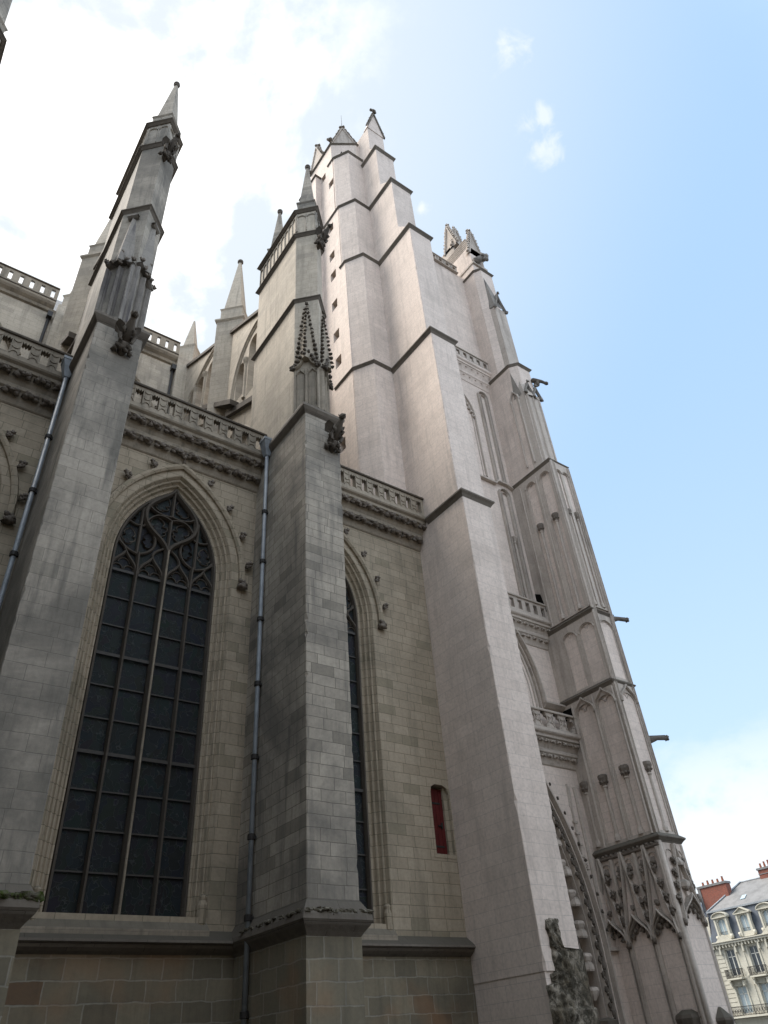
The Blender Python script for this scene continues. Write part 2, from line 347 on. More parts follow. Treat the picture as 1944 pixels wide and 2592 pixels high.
# ------------------------------------------------------------------ the cathedral
CA = thing('cathedral', (14, 30, 0), 'large gothic cathedral of pale limestone with pinnacled buttresses, flying arches and a tall stepped tower', 'cathedral')
DX = 8.02
def window(cx, glass_only=False, narrow=False):
    zs, zb, half, c = 16.3, 5.2, 1.9, 2.0
    mb = MB()
    sect = [(0, .62), (0, .40), (.05, .37), (.09, .40), (.12, .36), (.15, .27), (.19, .24), (.23, .27), (.26, .22), (.29, .13), (.33, .11), (.37, .14), (.40, .08), (.45, 0.), (.47, -.012)]
    rings = [[XZ(p[0], p[1], 21+d) for p in arch(cx, zs, zb, half, c, o)] for o, d in sect]
    mb.sweep2(rings)
    # hood mould on the arch only
    hs = [(.72, .0), (.72, -.10), (.80, -.16), (.90, -.17), (.93, -.10), (.97, .0)]
    rings = [[XZ(p[0], p[1], 21+d) for p in arch(cx, zs, zs-.25, half, c, o)] for o, d in hs]
    mb.sweep2(rings)
    for sx in (-1, 1):                                # corbel bases of the jamb shafts
        mb.lathe(cx+sx*2.2, 21.05, [(.10, 4.95), (.13, 5.05), (.13, 5.5), (.09, 5.62), (.11, 5.7), (.06, 5.78)], 8)
    fr = mb.build('window_frame', 'wall', CA)
    # crockets and finial
    k = MB()
    for a in (7, 22, 36.5, 51):
        for sx in (-1, 1):
            ar = R(a); px = cx+sx*(-c+4.98*math.cos(ar)); pz = zs+4.98*math.sin(ar)
            k.cut(); k.leaf((px, 20.93, pz), .155, int(a)+sx); k.blob((px+sx*.08, 20.84, pz+.10), .08, 5, (1.2, 1, .8), .5); k.blob((px-sx*.04, 20.84, pz-.1), .07, 6, (1, 1, .8), .5)
            k.tube([(px-sx*.14*math.cos(ar), 20.95, pz-.12), (px, 20.86, pz)], [.04, .07], 6)
    for sx in (-1, 1):
        k.cut(); k.leaf((cx+sx*2.72, 20.95, 16.0), .22, 5+sx, (0, -1, 0)); k.blob((cx+sx*2.74, 20.86, 15.92), .15, 3, (1.3, 1, .8))
    k.cut(); k.leaf((cx, 20.9, 21.0), .2, 77); k.tube([(cx, 20.9, 20.7), (cx, 20.88, 21.1)], .07, 6)
    k.build_each('crocket', 'grime', fr)
    # tracery
    t_ = MB(); nb = [0]
    def B(pts, w, mir=True, y0=21.36, y1=21.62):
        for sgn in ((1, -1) if mir else (1,)):
            nb[0] += 1; e = nb[0]*.0012
            t_.bar([(cx+sgn*p[0], p[1]) for p in pts], w, y0+e, y1-e, XZ)
    B([(0, zb), (0, 12), (0, 16.9)], .19, False, 21.30)
    B([(.97, zb), (.97, 12), (.97, 15.7), (1.0, 16.5)], .13)
    B(bez((0, 16.8), (.12, 17.45), (.98, 17.45), (.98, 18.3))+bez((.98, 18.3), (.98, 18.9), (.25, 19.2), (0, 19.72))[1:], .19, True, 21.32)
    B([(0, 18.4), (0, 19.7)], .12, False); B([(0, 16.9), (0, 18.25)], .12, False)
    B(bez((0, 18.42), (.25, 18.35), (.75, 18.35), (.95, 18.75)), .10)
    B(bez((0, 18.24), (.5, 18.5), (.75, 18.2), (.9, 17.9)), .09)
    def dagger(ex, ez, w, h, rot, cus=3):
        ca, sa = math.cos(rot), math.sin(rot)
        T2 = lambda p: (ex+p[0]*ca-p[1]*sa, ez+p[0]*sa+p[1]*ca)
        for e in (-1, 1):
            # cusped side: two lobes meeting in a point that juts inward
            B([T2((e*(w-.16*w*0)*math.cos(a)*.95, -h*.05+h*.42*math.sin(a))) for a in [-1.2+i*.3 for i in range(6)]], .045, True, 21.45)
            B([T2(q) for q in bez((e*w*.45, h*.12), (e*w*1.05, h*.3), (e*w*.7, h*.75), (0, h))], .045, True, 21.46)
            B([T2(q) for q in bez((e*w*.42, h*.14), (e*w*.7, h*.05), (e*w*.95, h*.0), (e*w*.98, -h*.1), 6)], .04, True, 21.47)
        B([T2((w*.62*math.cos(a), -h*.42+h*.30*math.sin(a))) for a in [math.pi+i*math.pi/8 for i in range(9)]], .045, True, 21.45)
    dagger(.42, 17.82, .34, .50, -.35); dagger(.40, 18.92, .30, .42, .5)
    for uc in (.49, 1.43):
        B(ogee(uc, 15.62, .44, .85), .12)
        B(rnd_arch(uc-.2, 15.72, .18, 6), .05, True, 21.44); B(rnd_arch(uc+.2, 15.72, .18, 6), .05, True, 21.44)
        B(rnd_arch(uc, 15.98, .2, 8), .05, True, 21.45)
    B([(1.07, 16.45), (1.07, 18.5)], .11)
    B(bez((1.05, 16.45), (.55, 16.6), (.3, 17.0), (.62, 17.6)), .11); B(bez((1.05, 16.45), (1.6, 16.55), (1.9, 16.9), (1.78, 17.4)), .11)
    B(bez((.5, 16.5), (.5, 16.8), (.15, 16.9), (.02, 17.1)), .10); B(bez((1.45, 16.5), (1.5, 16.7), (1.75, 16.8), (1.86, 16.9)), .10)
    B(bez((1.07, 17.7), (1.3, 17.6), (1.6, 17.8), (1.68, 17.95)), .09); B(bez((1.07, 17.7), (.95, 17.65), (.9, 17.8), (.93, 17.95)), .09)
    dagger(1.42, 17.1, .26, .42, .1); dagger(.72, 17.12, .24, .42, -.05); dagger(1.42, 18.0, .16, .3, .6)
    nz = MB(); nz.bar([(cx, zb), (cx, 16.85)], .07, 21.25, 21.31, XZ); nz.build('mullion_nosing', 'carve', fr)
    # inner rim
    rim = arch(cx, zs, zb, half, c, -.06); t_.bar(rim, .13, 21.36, 21.63, XZ)
    t_.build('tracery', 'mull', fr)
    b_ = MB()
    for z in (15.62, 12.5, 9.4): b_.cut(); b_.box(cx-1.86, cx+1.86, 21.46, 21.50, z-.05, z+.05)
    for z in (14.58, 13.54, 11.47, 10.44, 8.35, 7.3, 6.25): b_.cut(); b_.box(cx-1.86, cx+1.86, 21.50, 21.54, z-.022, z+.022)
    b_.build_each('glazing_bar', 'lead', fr)
    gl = MB(); gl.plate([arch(cx, zs, zb, half, c, -.01)], XZ, 21.56, 21.59); gl.build('leaded_glass', 'glass', fr)
    s_ = MB(); s_.ext([(20.78, 4.66), (20.78, 4.86), (21.0, 5.06), (21.35, 5.21), (21.6, 5.21), (21.6, 4.66)], 'x', cx-2.5, cx+2.35); s_.build('sill', 'carve', fr)
    return fr
def bay(x0, x1, cx, door=False):
    """wall between two buttresses, with the great window opening"""
    w = MB(); lo = [(x0, 4.5), (x1, 4.5), (x1, 22.3), (x0, 22.3)]
    holes = [arch(cx, 16.3, 5.2, 1.9, 2.0, .44)]
    if door: holes.append([(17.71, 7.42), (18.60, 7.42), (18.60, 9.55), (18.5, 9.78), (18.3, 9.86), (17.95, 9.86), (17.76, 9.76), (17.71, 9.55)])
    w.plate([lo]+holes, XZ, 21.0, 21.9)
    w.box(x0, x1, 21.9, 22.5, 4.5, 22.3)
    w.build('aisle_wall', 'wall', CA)
    b = MB(); b.box(x0, x1, 20.93, 22.5, 0, 4.45); b.build('plinth_wall', 'base', CA)
    s_ = MB(); s_.ext([(21.1, 4.95), (20.78, 4.72), (20.62, 4.60), (20.60, 4.54), (20.68, 4.50), (20.72, 4.43), (20.82, 4.36), (20.93, 4.30), (21.1, 4.30)], 'x', x0-.01, x1-(0 if not door else -.2))
    s_.build('string_course', 'ledge', CA)
def leafrow(mb, x0, x1, y, z, step, r, ph=0):
    n = max(1, round((x1-x0)/step))
    for i in range(n):
        x = x0+(x1-x0)*(i+.5+ph)/n
        if x > x1-.05: continue
        for k in range(5):
            an = -.4+k*.95
            mb.blob((x+math.cos(an)*r*.85, y-.25*r-(.25*r if k % 2 else 0), z+math.sin(an)*r*.5+.1*r), r*.5, i*5+k, (1.3, 1, .8), .6, 5)
        mb.blob((x, y-.55*r, z+.15*r), r*.5, i+91, (1, 1.1, .8), .6, 5); mb.blob((x+r*.2, y-.9*r, z-.15*r), r*.33, i+31, (1.4, 1, .7), .6, 5)
def cornice(x0, x1, yw, z0, h, mat='carve', proj=.8, step=.66, leaf=.20, par=None):
    """two hollow tiers with leaf clusters, under a balustrade; yw wall face"""
    c = MB(); P = lambda f: yw-proj*f; Z = lambda f: z0+h*f
    pr = [(yw+.3, Z(0)), (yw-.02, Z(0)), (P(.08), Z(.03)), (P(.12), Z(.10)), (P(.16), Z(.16)), (P(.30), Z(.32)), (P(.40), Z(.36)), (P(.42), Z(.44)), (P(.38), Z(.48)), (P(.48), Z(.58)), (P(.70), Z(.74)), (P(.80), Z(.76)), (P(.82), Z(.84)), (P(.95), Z(.88)), (P(1), Z(.92)), (P(1), Z(1)), (yw+.3, Z(1))]
    c.ext(pr, 'x', x0, x1)
    o = c.build('cornice', mat, par or CA)
    l = MB(); leafrow(l, x0, x1, P(.26), Z(.25), step, leaf); leafrow(l, x0, x1, P(.60), Z(.66), step, leaf, .3)
    l.build('leaf_frieze', 'grime' if mat == 'carve' else mat, o)
    return o
def balustrade(x0, x1, y, z0, h, pitch=.645, mat='carve', quat=False, par=None, rel=True, y2=.16, wf=.25):
    b = MB(); zt = z0+h; n = max(1, round((x1-x0)/pitch)); p = (x1-x0)/n
    loops = [[(x0, z0+.03), (x1, z0+.03), (x1, zt-.12), (x0, zt-.12)]]
    hb, ht = z0+.16*h+.05, zt-.2*h
    for i in range(n):
        cx = x0+p*(i+.5); w = p*wf
        if quat:
            m_ = h*.5+z0; a_ = p*.46; b__ = (zt-.12-z0)*.46
            lp = []
            for k in range(24):
                a = k*math.pi*2/24+.01; q = .62+.38*abs(math.cos(2*a))**.7; lp.append((cx+a_*q*math.cos(a), m_+b__*q*math.sin(a)))
            loops.append(lp)
        else:
            loops.append([(cx-w, hb), (cx+w, hb), (cx+w, ht-.02), (cx+w*.55, ht-.09*h), (cx+w*.35, ht), (cx, ht-.10*h), (cx-w*.35, ht), (cx-w*.55, ht-.09*h), (cx-w, ht-.02)])
    b.plate(loops, XZ, y, y+y2)
    if rel:
        for i in range(n+1):
            cx = x0+p*i
            if cx < x0+.1 or cx > x1-.1: continue
            w = p*.2
            for cz, s_ in ((ht-.02, -1), ((hb+ht)/2+.02, -1), (hb+.02, 1)):
                pts = [(cx-w*math.cos(math.pi*j/6), cz+s_*w*.9*math.sin(math.pi*j/6)) for j in range(7)]
                b.bar(pts, .045, y-.035, y+.01, XZ)
            for sx in (-1, 1): b.box(cx+sx*w*1.18-.018, cx+sx*w*1.18+.018, y-.03, y+.01, hb-.03, ht+.03)
    o = b.build('balustrade', mat, par or CA)
    r_ = MB(); r_.ext([(y-.07, zt-.12), (y-.09, zt-.07), (y-.06, zt-.01), (y+y2*.5, zt+.03), (y+y2+.05, zt-.01), (y+y2+.06, zt-.12)], 'x', x0, x1)
    r_.ext([(y-.10, z0-.03), (y-.10, z0+.04), (y-.02, z0+.10), (y+y2+.02, z0+.10), (y+y2+.02, z0-.03)], 'x', x0, x1)
    r_.build('handrail', 'dark' if mat == 'carve' else mat, o)
    return o
# --- aisle bays
for (x0, x1, cx, dr) in ((-4.36, 2.1, 6.92-DX, False), (3.66, 10.12, 6.92, False), (11.68, 18.65, 13.25, True)):
    bay(x0, x1, cx, dr); window(cx)
    cornice(x0, x1, 21.0, 20.62, 1.55)
    balustrade(x0, x1, 20.36, 22.17, 1.25, y2=.24)
    g_ = MB(); g_.box(x0, x1, 20.6, 27, 22.0, 22.25); g_.build('aisle_roof', 'wslate', CA)
# shuttered slit door beside the tower
d = MB(); d.box(17.70, 18.42, 21.22, 21.29, 7.4, 9.75)
for i in range(1, 4): d.box(17.72+i*.18-.006, 17.72+i*.18+.006, 21.205, 21.23, 7.42, 9.7)
d = d.build('red_shutter', 'red', CA, 'dark red wooden shutter')
l = MB(); l.box(18.24, 18.3, 21.16, 21.22, 8.35, 8.55); l.box(18.1, 18.3, 21.17, 21.21, 8.42, 8.46); l.box(17.72, 18.3, 21.195, 21.215, 9.2, 9.26); l.box(17.72, 18.3, 21.195, 21.215, 7.7, 7.76); l.build('latch', 'iron', d)
p_ = MB(); p_.plate([[(17.62, 7.3), (18.66, 7.3), (18.66, 9.62), (18.5, 9.9), (18.3, 9.98), (17.95, 9.98), (17.72, 9.88), (17.62, 9.62)], [(17.72, 7.43), (18.59, 7.43), (18.59, 9.55), (18.49, 9.77), (18.3, 9.85), (17.95, 9.85), (17.77, 9.75), (17.72, 9.55)]], XZ, 20.985, 21.4)
p_.box(18.42, 18.62, 21.12, 21.5, 7.4, 9.9); p_.build('door_surround', 'wall', CA)

def gargoyle(x, y, z, parent, s=1., dr=(0, -1), rise=.75, ln=1.15, seed=1, mat='dark'):
    """crouching beast leaning out from the wall over a leafy corbel"""
    g = MB(); D_ = Vector((dr[0], dr[1], 0)); Sd = Vector((-dr[1], dr[0], 0)); Z = Vector((0, 0, 1)); o = Vector((x, y, z))
    P = lambda a, b, c: o+(D_*a+Sd*b+Z*c)*s
    body = [P(-.05, 0, .15), P(.22, 0, .25), P(.45, 0, .42), P(.68*ln, 0, .62*rise/.75), P(.86*ln, 0, .80*rise/.75), P(ln, 0, .93*rise/.75)]
    g.tube(body, [.20*s, .25*s, .22*s, .19*s, .13*s, .10*s], 10)
    g.blob(P(ln+.05, 0, rise*1.27), .16*s, seed, (1, 1, .95), .3)                      # head
    g.tube([P(ln+.05, 0, rise*1.25), P(ln+.26, 0, rise*1.22)], [.11*s, .06*s], 8)       # muzzle
    g.tube([P(ln+.08, 0, rise*1.12), P(ln+.22, 0, rise*1.08)], [.06*s, .035*s], 6)      # jaw
    for b in (-1, 1):
        g.tube([P(ln, b*.09, rise*1.32), P(ln-.06, b*.14, rise*1.5)], [.05*s, .015*s], 6)  # ears
        g.tube([P(.30, b*.2, .3), P(.5, b*.27, .18), P(.42, b*.22, -.02), P(.5, b*.2, -.1)], [.12*s, .09*s, .06*s, .06*s], 7)
        g.tube([P(.62*ln, b*.16, .52), P(.76*ln, b*.22, .34), P(.62*ln, b*.16, .2)], [.09*s, .06*s, .05*s], 7)
        g.raw([P(.25, b*.14, .42), P(.62, b*.2, .72), P(.55, b*.42, .95), P(.3, b*.45, .9), P(.12, b*.38, .6), P(.3, b*.2, .38)], [(0, 1, 2, 3), (0, 3, 4, 5)])  # wings
        g.raw([P(.28, b*.18, .42), P(.60, b*.25, .72), P(.53, b*.45, .93), P(.3, b*.49, .88), P(.14, b*.42, .6), P(.3, b*.25, .38)], [(3, 2, 1, 0), (5, 4, 3, 0)])
    g.tube([P(-.1, 0, -.42), P(.1, 0, -.2), P(.3, 0, .05)], [.10*s, .2*s, .2*s], 8)
    for k in range(7): g.blob(P(.12+.08*(k % 3), (k-3)*.1, -.3+.12*(k % 2)), .12*s, seed+k, (1, 1, 1), .5, 5)
    return g.build('gargoyle', mat, parent)

def capstring(poly_fn, z, pr=.12, h=.30, mb=None):
    """projecting drip mould: slopes out below, sloping weathering above; poly_fn(off) gives the plan"""
    mb = mb or MB()
    h *= .62; mb.cut(); a, b, c = poly_fn(.0), poly_fn(pr), poly_fn(pr*.55)
    mb.prism(a, z-h, z-h*.55, c); mb.prism(c, z-h*.55, z-h*.30, b); mb.prism(b, z-h*.30, z-h*.12); mb.prism(b, z-h*.12, z+h*.45, poly_fn(-.02))
    return mb
def pyr_crockets(mb, cx, cy, r0, z0, r1, z1, n, size, rot, faces=4):
    for f in range(faces):
        a = rot+f*2*math.pi/faces
        for i in range(n):
            s_ = (i+.5)/n; rr = r0+(r1-r0)*s_; z = z0+(z1-z0)*s_
            q = size*(1-.45*s_); d_ = Vector((math.cos(a), math.sin(a), 0))
            p = Vector((cx, cy, z))+d_*(rr+q*.25)
            mb.blob(p, q*.55, i+f*9, (1, 1, .75), .4, 4); mb.blob(p+d_*q*.4+Vector((0, 0, q*.3)), q*.38, i+f*7+2, (1, 1, 1), .4, 4)

def buttress(x0, worn):
    x1 = x0+1.56; xc = x0+.78; yf = 17.09; mat = 'butt2' if worn else 'butt'
    b = MB(); b.cbox(x0, x1, yf, 22.6, 4.5, 22.2, .335)
    def slab(off=0, ys=18.0, yb=22.02): return [(x0-off, yb+off), (x0-off, ys-off*.4), (xc, ys-.8-off*1.3), (x1+off, ys-off*.4), (x1+off, yb+off)]
    B_ = b.build('buttress', mat, CA, 'weathered grey buttress with smoothed pinnacle' if worn else 'buttress with crocketed twin pinnacle')
    u_ = MB(); u_.prism(slab(), 22.2, 30.0); u_.prism(slab(-.03), 30.0, 35.5); u_.prism(slab(-.05), 35.5, 37.75); u_.build('upper_stage', 'clear' if not worn else 'butt2', B_)
    # base with moulded, moss grown ledge
    q = MB(); q.box(x0-.02, x1+.02, yf+.0, 20.95, 0, 4.42); q.build('buttress_base', 'base', B_)
    rect = lambda off: [(x0-off, 20.97), (x0-off, yf-off), (x1+off, yf-off), (x1+off, 20.97)]
    q = MB(); q.prism(rect(0), 4.22, 4.32, rect(.07)); q.prism(rect(.07), 4.32, 4.45, rect(.18)); q.prism(rect(.18), 4.45, 4.56, rect(.24)); q.prism(rect(.24), 4.56, 4.68, rect(.22)); q.prism(rect(.22), 4.68, 5.02, rect(0.01))
    q.build('string_course', 'ledge', B_)
    mo = MB()
    for i in range(230 if not worn else 330):
        u = random.random(); x = x0-.15+u*1.9; y = yf-.16+random.random()*.14
        if random.random() < .35: x = x0-.2+random.random()*.18; y = yf+random.random()*3.
        mo.blob((x, y, 4.71+random.random()*.07), random.uniform(.035, .085 if not worn else .13), i, (1.3, 1.2, .7), .7, 4)
    mo.build('moss', 'moss' if worn else 'lichen', B_)
    # sloped cap of the lower stage
    q = MB(); r2 = lambda off: [(x0-off, 20.3), (x0-off, yf-off), (x1+off, yf-off), (x1+off, 20.3)]
    q.prism(r2(0), 21.95, 22.08, r2(.10)); q.prism(r2(.10), 22.08, 22.2, r2(.17)); q.prism(r2(.17), 22.2, 22.32, r2(.17)); q.prism(r2(.17), 22.32, 22.8, [(x0+.02, 20.3), (x0+.02, 17.9), (x1-.02, 17.9), (x1-.02, 20.3)])
    for zc in (30.1, 35.6): capstring(lambda off: slab(off), zc, .14, .36, q)
    capstring(lambda off: slab(off), 37.85, .14, .30, q)
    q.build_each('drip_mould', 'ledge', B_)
    # panelled top stage
    q = MB()
    def facerib(cx, cy, dx, dy, L, n):
        put = DG(cx, cy, dx, dy)
        for i in range(n+1):
            u = L*i/n; q.bar([(min(max(u, .04), L-.04), 35.95), (min(max(u, .04), L-.04), 37.45)], .07, -.05, .02, put)
        for i in range(n): q.bar(rnd_arch(L*(i+.5)/n, 37.2, L/n*.42, 6, .8), .06, -.05, .02, put)
    facerib(x0+.05, 22., 0, -1, 4.0, 10)
    s2 = 1/math.sqrt(1+1.05); facerib(x0+.05, 18.0, .71, -.704, 1.05, 2); facerib(xc, 17.24, .71, .704, 1.05, 2)
    q.build('blind_panels', mat, B_)
    # obelisks
    for (yo, nm) in ((18.05, 0), (21.35, 1)):
        q = MB(); D4 = lambda r: [(xc-r, yo), (xc, yo-r), (xc+r, yo), (xc, yo+r)]
        q.prism(D4(.66), 37.7, 38.75); q.prism(D4(.66), 38.75, 38.83, D4(.74)); q.prism(D4(.74), 38.83, 38.9); q.prism(D4(.74), 38.9, 39.05, D4(.56))
        q.prism(D4(.54), 39.0, 43.45, D4(.085))
        for k in range(4):                                # carved roundels low on each obelisk face
            a = R(45+90*k); rr = .54*.707*.86
            put = DG(xc+math.cos(a)*rr, yo+math.sin(a)*rr, -math.sin(a), math.cos(a))
            pts = [(.15*math.cos(i*.5236), 40.0+.3*math.sin(i*.5236)) for i in range(13)]
            for i in range(len(pts)-1):
                pass
        ob = q.build('obelisk', 'butt', B_)
        q = MB(); q.blob((xc, yo, 43.55), .17, 3, (1, 1, 1), .08, 8); q.lathe(xc, yo, [(.12, 43.32), (.14, 43.36), (.14, 43.42), (.09, 43.44)], 8); q.build('ball_finial', 'dark', ob)
    # engaged pinnacle on the two faces of the prow
    pn = MB(); cr_ = MB()
    zsh = 25.1 if not worn else 25.9
    faces = ((x0, 18.0, .698, -.716), (xc, 17.2, .698, .716))
    for fi, (fx, fy, dx, dy) in enumerate(faces):
        put = DG(fx, fy, dx, dy); L = 1.115
        for u in (.06, L/2, L-.06): pn.bar([(u, 22.6), (u, zsh)], .12, -.17, .02, put)
        for u in (.17, L/2-.11, L/2+.11, L-.17): pn.bar([(u, 22.7), (u, zsh-.1)], .05, -.10, .02, put)
        pn.bar([(0.02, 22.75), (L-.02, 22.75)], .3, -.12, .02, put)
        if not worn:
            pn.plate([[(.02, 22.6), (L-.02, 22.6), (L-.02, zsh+.2), (L/2, zsh+1.4), (.02, zsh+.2)]], put, -.06, .02)
            for hc in (L*.27, L*.73): pn.bar(ogee(hc, zsh-.5, L*.21, .5), .06, -.14, .02, put)
            pn.bar([(0., zsh+.05)]+bez((0., zsh+.05), (L*.25, zsh+.1), (L*.42, zsh+.5), (L/2, zsh+1.25))[1:], .09, -.22, -.02, put)
            pn.bar([(L, zsh+.05)]+bez((L, zsh+.05), (L*.75, zsh+.1), (L*.58, zsh+.5), (L/2, zsh+1.25))[1:], .09, -.215, -.02, put)
            # spirelet: thin pyramid standing proud of the wall
            b0 = [put(L*.12, zsh+.5, -.02), put(L*.5, zsh+.5, -.40), put(L*.88, zsh+.5, -.02)]
            tip = put(L/2, 29.5, -.05)
            pn.raw(b0+[tip], [(0, 1, 3), (1, 2, 3), (0, 2, 1)])
            for e, (u0, d0) in enumerate(((L*.12, -.04), (L*.5, -.40), (L*.88, -.04))):
                for i in range(13):
                    s_ = (i+.4)/13.5; u = u0+(L/2-u0)*s_; d = d0+(-.05-d0)*s_; z = zsh+.5+(29.5-zsh-.5)*s_
                    cr_.blob(put(u+(-.05 if e == 0 else .05 if e == 2 else 0), z, d-.05), .085-.03*s_, i, (1.1, 1.1, .8), .45, 4)
            for i in range(6):
                s_ = i/5.; 
                for sg in (-1, 1): cr_.blob(put(L/2+sg*L*.48*(1-s_)**.8, zsh+.12+1.1*s_**1.5, -.25), .085, i, (1, 1, 1), .5, 4)
            cr_.leaf(put(L/2, 29.55, -.08), .11, 3)
            for u in (0., L): cr_.leaf(put(u, zsh-.02, -.16), .17, int(u*9)+fi, (put(0, 0, -1)[0]-put(0, 0, 0)[0], put(0, 0, -1)[1]-put(0, 0, 0)[1], 0))
        else:
            pn.bar(bez((0., zsh+.25), (L*.3, zsh), (L*.42, zsh+.6), (L/2, zsh+1.3))[:], .13, -.24, .0, put)
            pn.bar(bez((L, zsh-.05), (L*.7, zsh), (L*.58, zsh+.6), (L/2, zsh+1.3))[:], .13, -.235, .0, put)
            b0 = [put(L*.10, zsh+.2, -.0), put(L*.5, zsh+.2, -.36), put(L*.90, zsh+.2, -.0)]
            b1 = [put(L*.42, 29.3, -.0), put(L*.5, 29.3, -.12), put(L*.58, 29.3, -.0)]
            pn.raw(b0+b1, [(0, 1, 4, 3), (1, 2, 5, 4), (3, 4, 5), (0, 2, 1)])
            pn.bar([(L*.3, 29.36), (L*.7, 29.36)], .18, -.2, .0, put)
            for u in (0., L*.5, L): cr_.leaf(put(u, zsh+(.1 if u else .3), -.2), .13, int(u*7)+fi); 
            for s_ in (.25, .5, .75):
                cr_.blob(put(L*s_, zsh+.25+(.6 if s_ == .5 else 0), -.22), .09, int(s_*9), (1, 1, 1.3), .7, 5)
    P_ = pn.build('pinnacle', 'carve' if not worn else 'worn', B_)
    cr_.build('crockets', 'grime' if worn else 'dark', P_)
    gargoyle(x0+.95 if worn else x0+1.15, yf, 20.75 if not worn else 21.2, B_, .86, rise=.75, ln=.95, seed=4 if worn else 9)
    gx = x0+1.25
    gargoyle(xc+.1, 17.25, 34.55, B_, .8, dr=(.25, -.97), rise=.75, ln=.95, seed=12)
    return B_
b1 = buttress(2.10, True); b2 = buttress(10.12, False)
copy_part(b2, Vector((2.10-DX-10.12, 0, 0))); copy_part(b1, Vector((-2*DX, 0, 0)))

# --- flying buttresses, intermediate piers, clerestory
def flyer(xc):
    put = YZ(xc-.42); f = MB()
    cop = lambda y: 34.3+(y-21.9)*.575
    # wall of the flyer from the outer slab (y22) to the pier (y25.8), with arched openings
    def panel(y0, y1, zb0, zb1, holes, top=cop):
        lp = [(y0, zb0), (y0, top(y0)), (y1, top(y1)), (y1, zb1)]
        f.plate([lp]+holes, put, .0, .84)
    def hole(yc, half, z0, z1):
        return [(yc-half, z0)]+[(yc-half*math.cos(math.pi*i/8), z1-half+half*math.sin(math.pi*i/8)) for i in range(9)]+[(yc+half, z0)]
    panel(21.6, 26.0, 27.0, 29.2, [hole(23.05, .50, 28.9, 33.2), hole(24.5, .46, 29.6, 32.3)])
    panel(27.2, 34.2, 30.5, 35.0, [hole(29.0, .55, 33.2, 37.0), hole(30.6, .55, 34.2, 37.0), hole(32.1, .5, 35.0, 37.3)])
    # moulded arcs on the face
    def arc(y0, z0, y1, z1, bul, w=.16, d=-.10):
        pts = bez((y0, z0), (y0, z0+(z1-z0)*bul), (y0+(y1-y0)*(1-bul), z1), (y1, z1), 14); f.bar(pts, w, d, .02, put)
    arc(25.4, 30.0, 22.4, 34.0, .6); arc(25.2, 29.8, 22.4, 33.7, .6, .08, -.06)
    arc(33.4, 33.0, 28.2, 38.0, .6, .2); arc(33.1, 32.8, 28.2, 37.6, .6, .09, -.06)
    for (y, z0, z1) in ((23.8, 29., 31.6), (29.8, 33.5, 36.3), (31.35, 34.5, 36.4)):
        f.lathe(xc-.42, y, [(.14, z0), (.11, z0+.2), (.11, z1), (.20, z1+.25), (.22, z1+.4)], 8)
    o = f.build('flying_buttress', 'clear', CA)
    c = MB()
    for (a, b_) in ((21.7, 26.2), (27.2, 34.)):
        c.ext([(a, cop(a)-.12), (b_, cop(b_)-.12), (b_, cop(b_)+.12), (a, cop(a)+.12)], 'x', xc-.56, xc+.56)
    # lower raking weatherings
    c.ext([(21.8, 27.2), (25.6, 29.1), (25.6, 29.45), (21.8, 27.55)], 'x', xc-.62, xc+.62)
    c.ext([(24.4, 28.9), (28.4, 32.0), (28.4, 32.35), (24.4, 29.25)], 'x', xc-.9, xc+.9)
    c.build('coping', 'dark', o)
    lo = MB(); lo.plate([[(21.8, 22.2), (21.8, 27.2), (25.6, 29.1), (25.6, 22.2)], [(22.4, 22.4), (22.4, 24.6), (22.8, 26.0), (23.6, 26.9), (24.6, 27.2), (24.9, 22.4)]], YZ(xc-.40), 0, .8)
    lo.bar(bez((22.3, 23.5), (22.3, 26.2), (23.4, 27.1), (25.0, 27.3), 10), .2, -.09, .02, YZ(xc-.40)); lo.build('lower_arch', 'clear', o)
    # intermediate pier, turned on its corner
    p = MB(); yc = 26.9; D4 = lambda r: [(xc-r, yc), (xc, yc-r), (xc+r, yc), (xc, yc+r)]
    p.prism(D4(1.15), 22.2, 38.0); p.prism(D4(1.15), 38.0, 38.12, D4(1.3)); p.prism(D4(1.3), 38.12, 38.25); p.prism(D4(1.3), 38.25, 38.5, D4(.98))
    p.prism(D4(.96), 38.45, 39.3); p.prism(D4(.96), 39.3, 39.42, D4(1.05)); p.prism(D4(1.05), 39.42, 39.6, D4(.84)); p.prism(D4(.80), 39.5, 45.2, D4(.11))
    P_ = p.build('inner_pier', 'clear', CA)
    q = MB(); q.blob((xc, yc, 45.35), .2, 3, (1, 1, 1), .08, 8); q.build('ball_finial', 'dark', P_)
    # pinnacle on the nave wall head
    p = MB(); D4 = lambda r, y=34.3, x=xc-.2: [(x-r, y), (x, y-r), (x+r, y), (x, y+r)]
    p.prism([(xc-1.2, 33.5), (xc+.8, 33.5), (xc+.8, 34.6), (xc-1.2, 34.6)], 22, 41.6)
    p.prism(D4(.80), 41.3, 43.3); p.prism(D4(.80), 43.3, 43.5, D4(.92)); p.prism(D4(.92), 43.5, 43.7, D4(.66)); p.prism(D4(.60), 43.6, 47.0, D4(.07))
    P2 = p.build('nave_pinnacle', 'clear', CA)
    return (o, P_, P2)
f2 = flyer(10.9)
for k in (-1, -2):
    for o in f2: copy_part(o, Vector((DX*k, 0, 0)))
n_ = MB(); n_.box(-22, 17.5, 34.0, 35.0, 20, 41.4); n_.build('clerestory_wall', 'clear', CA)
x_bays = [(-5.9+1.0, 2.9-1.4), (3.7, 9.7), (11.7, 16.6)]
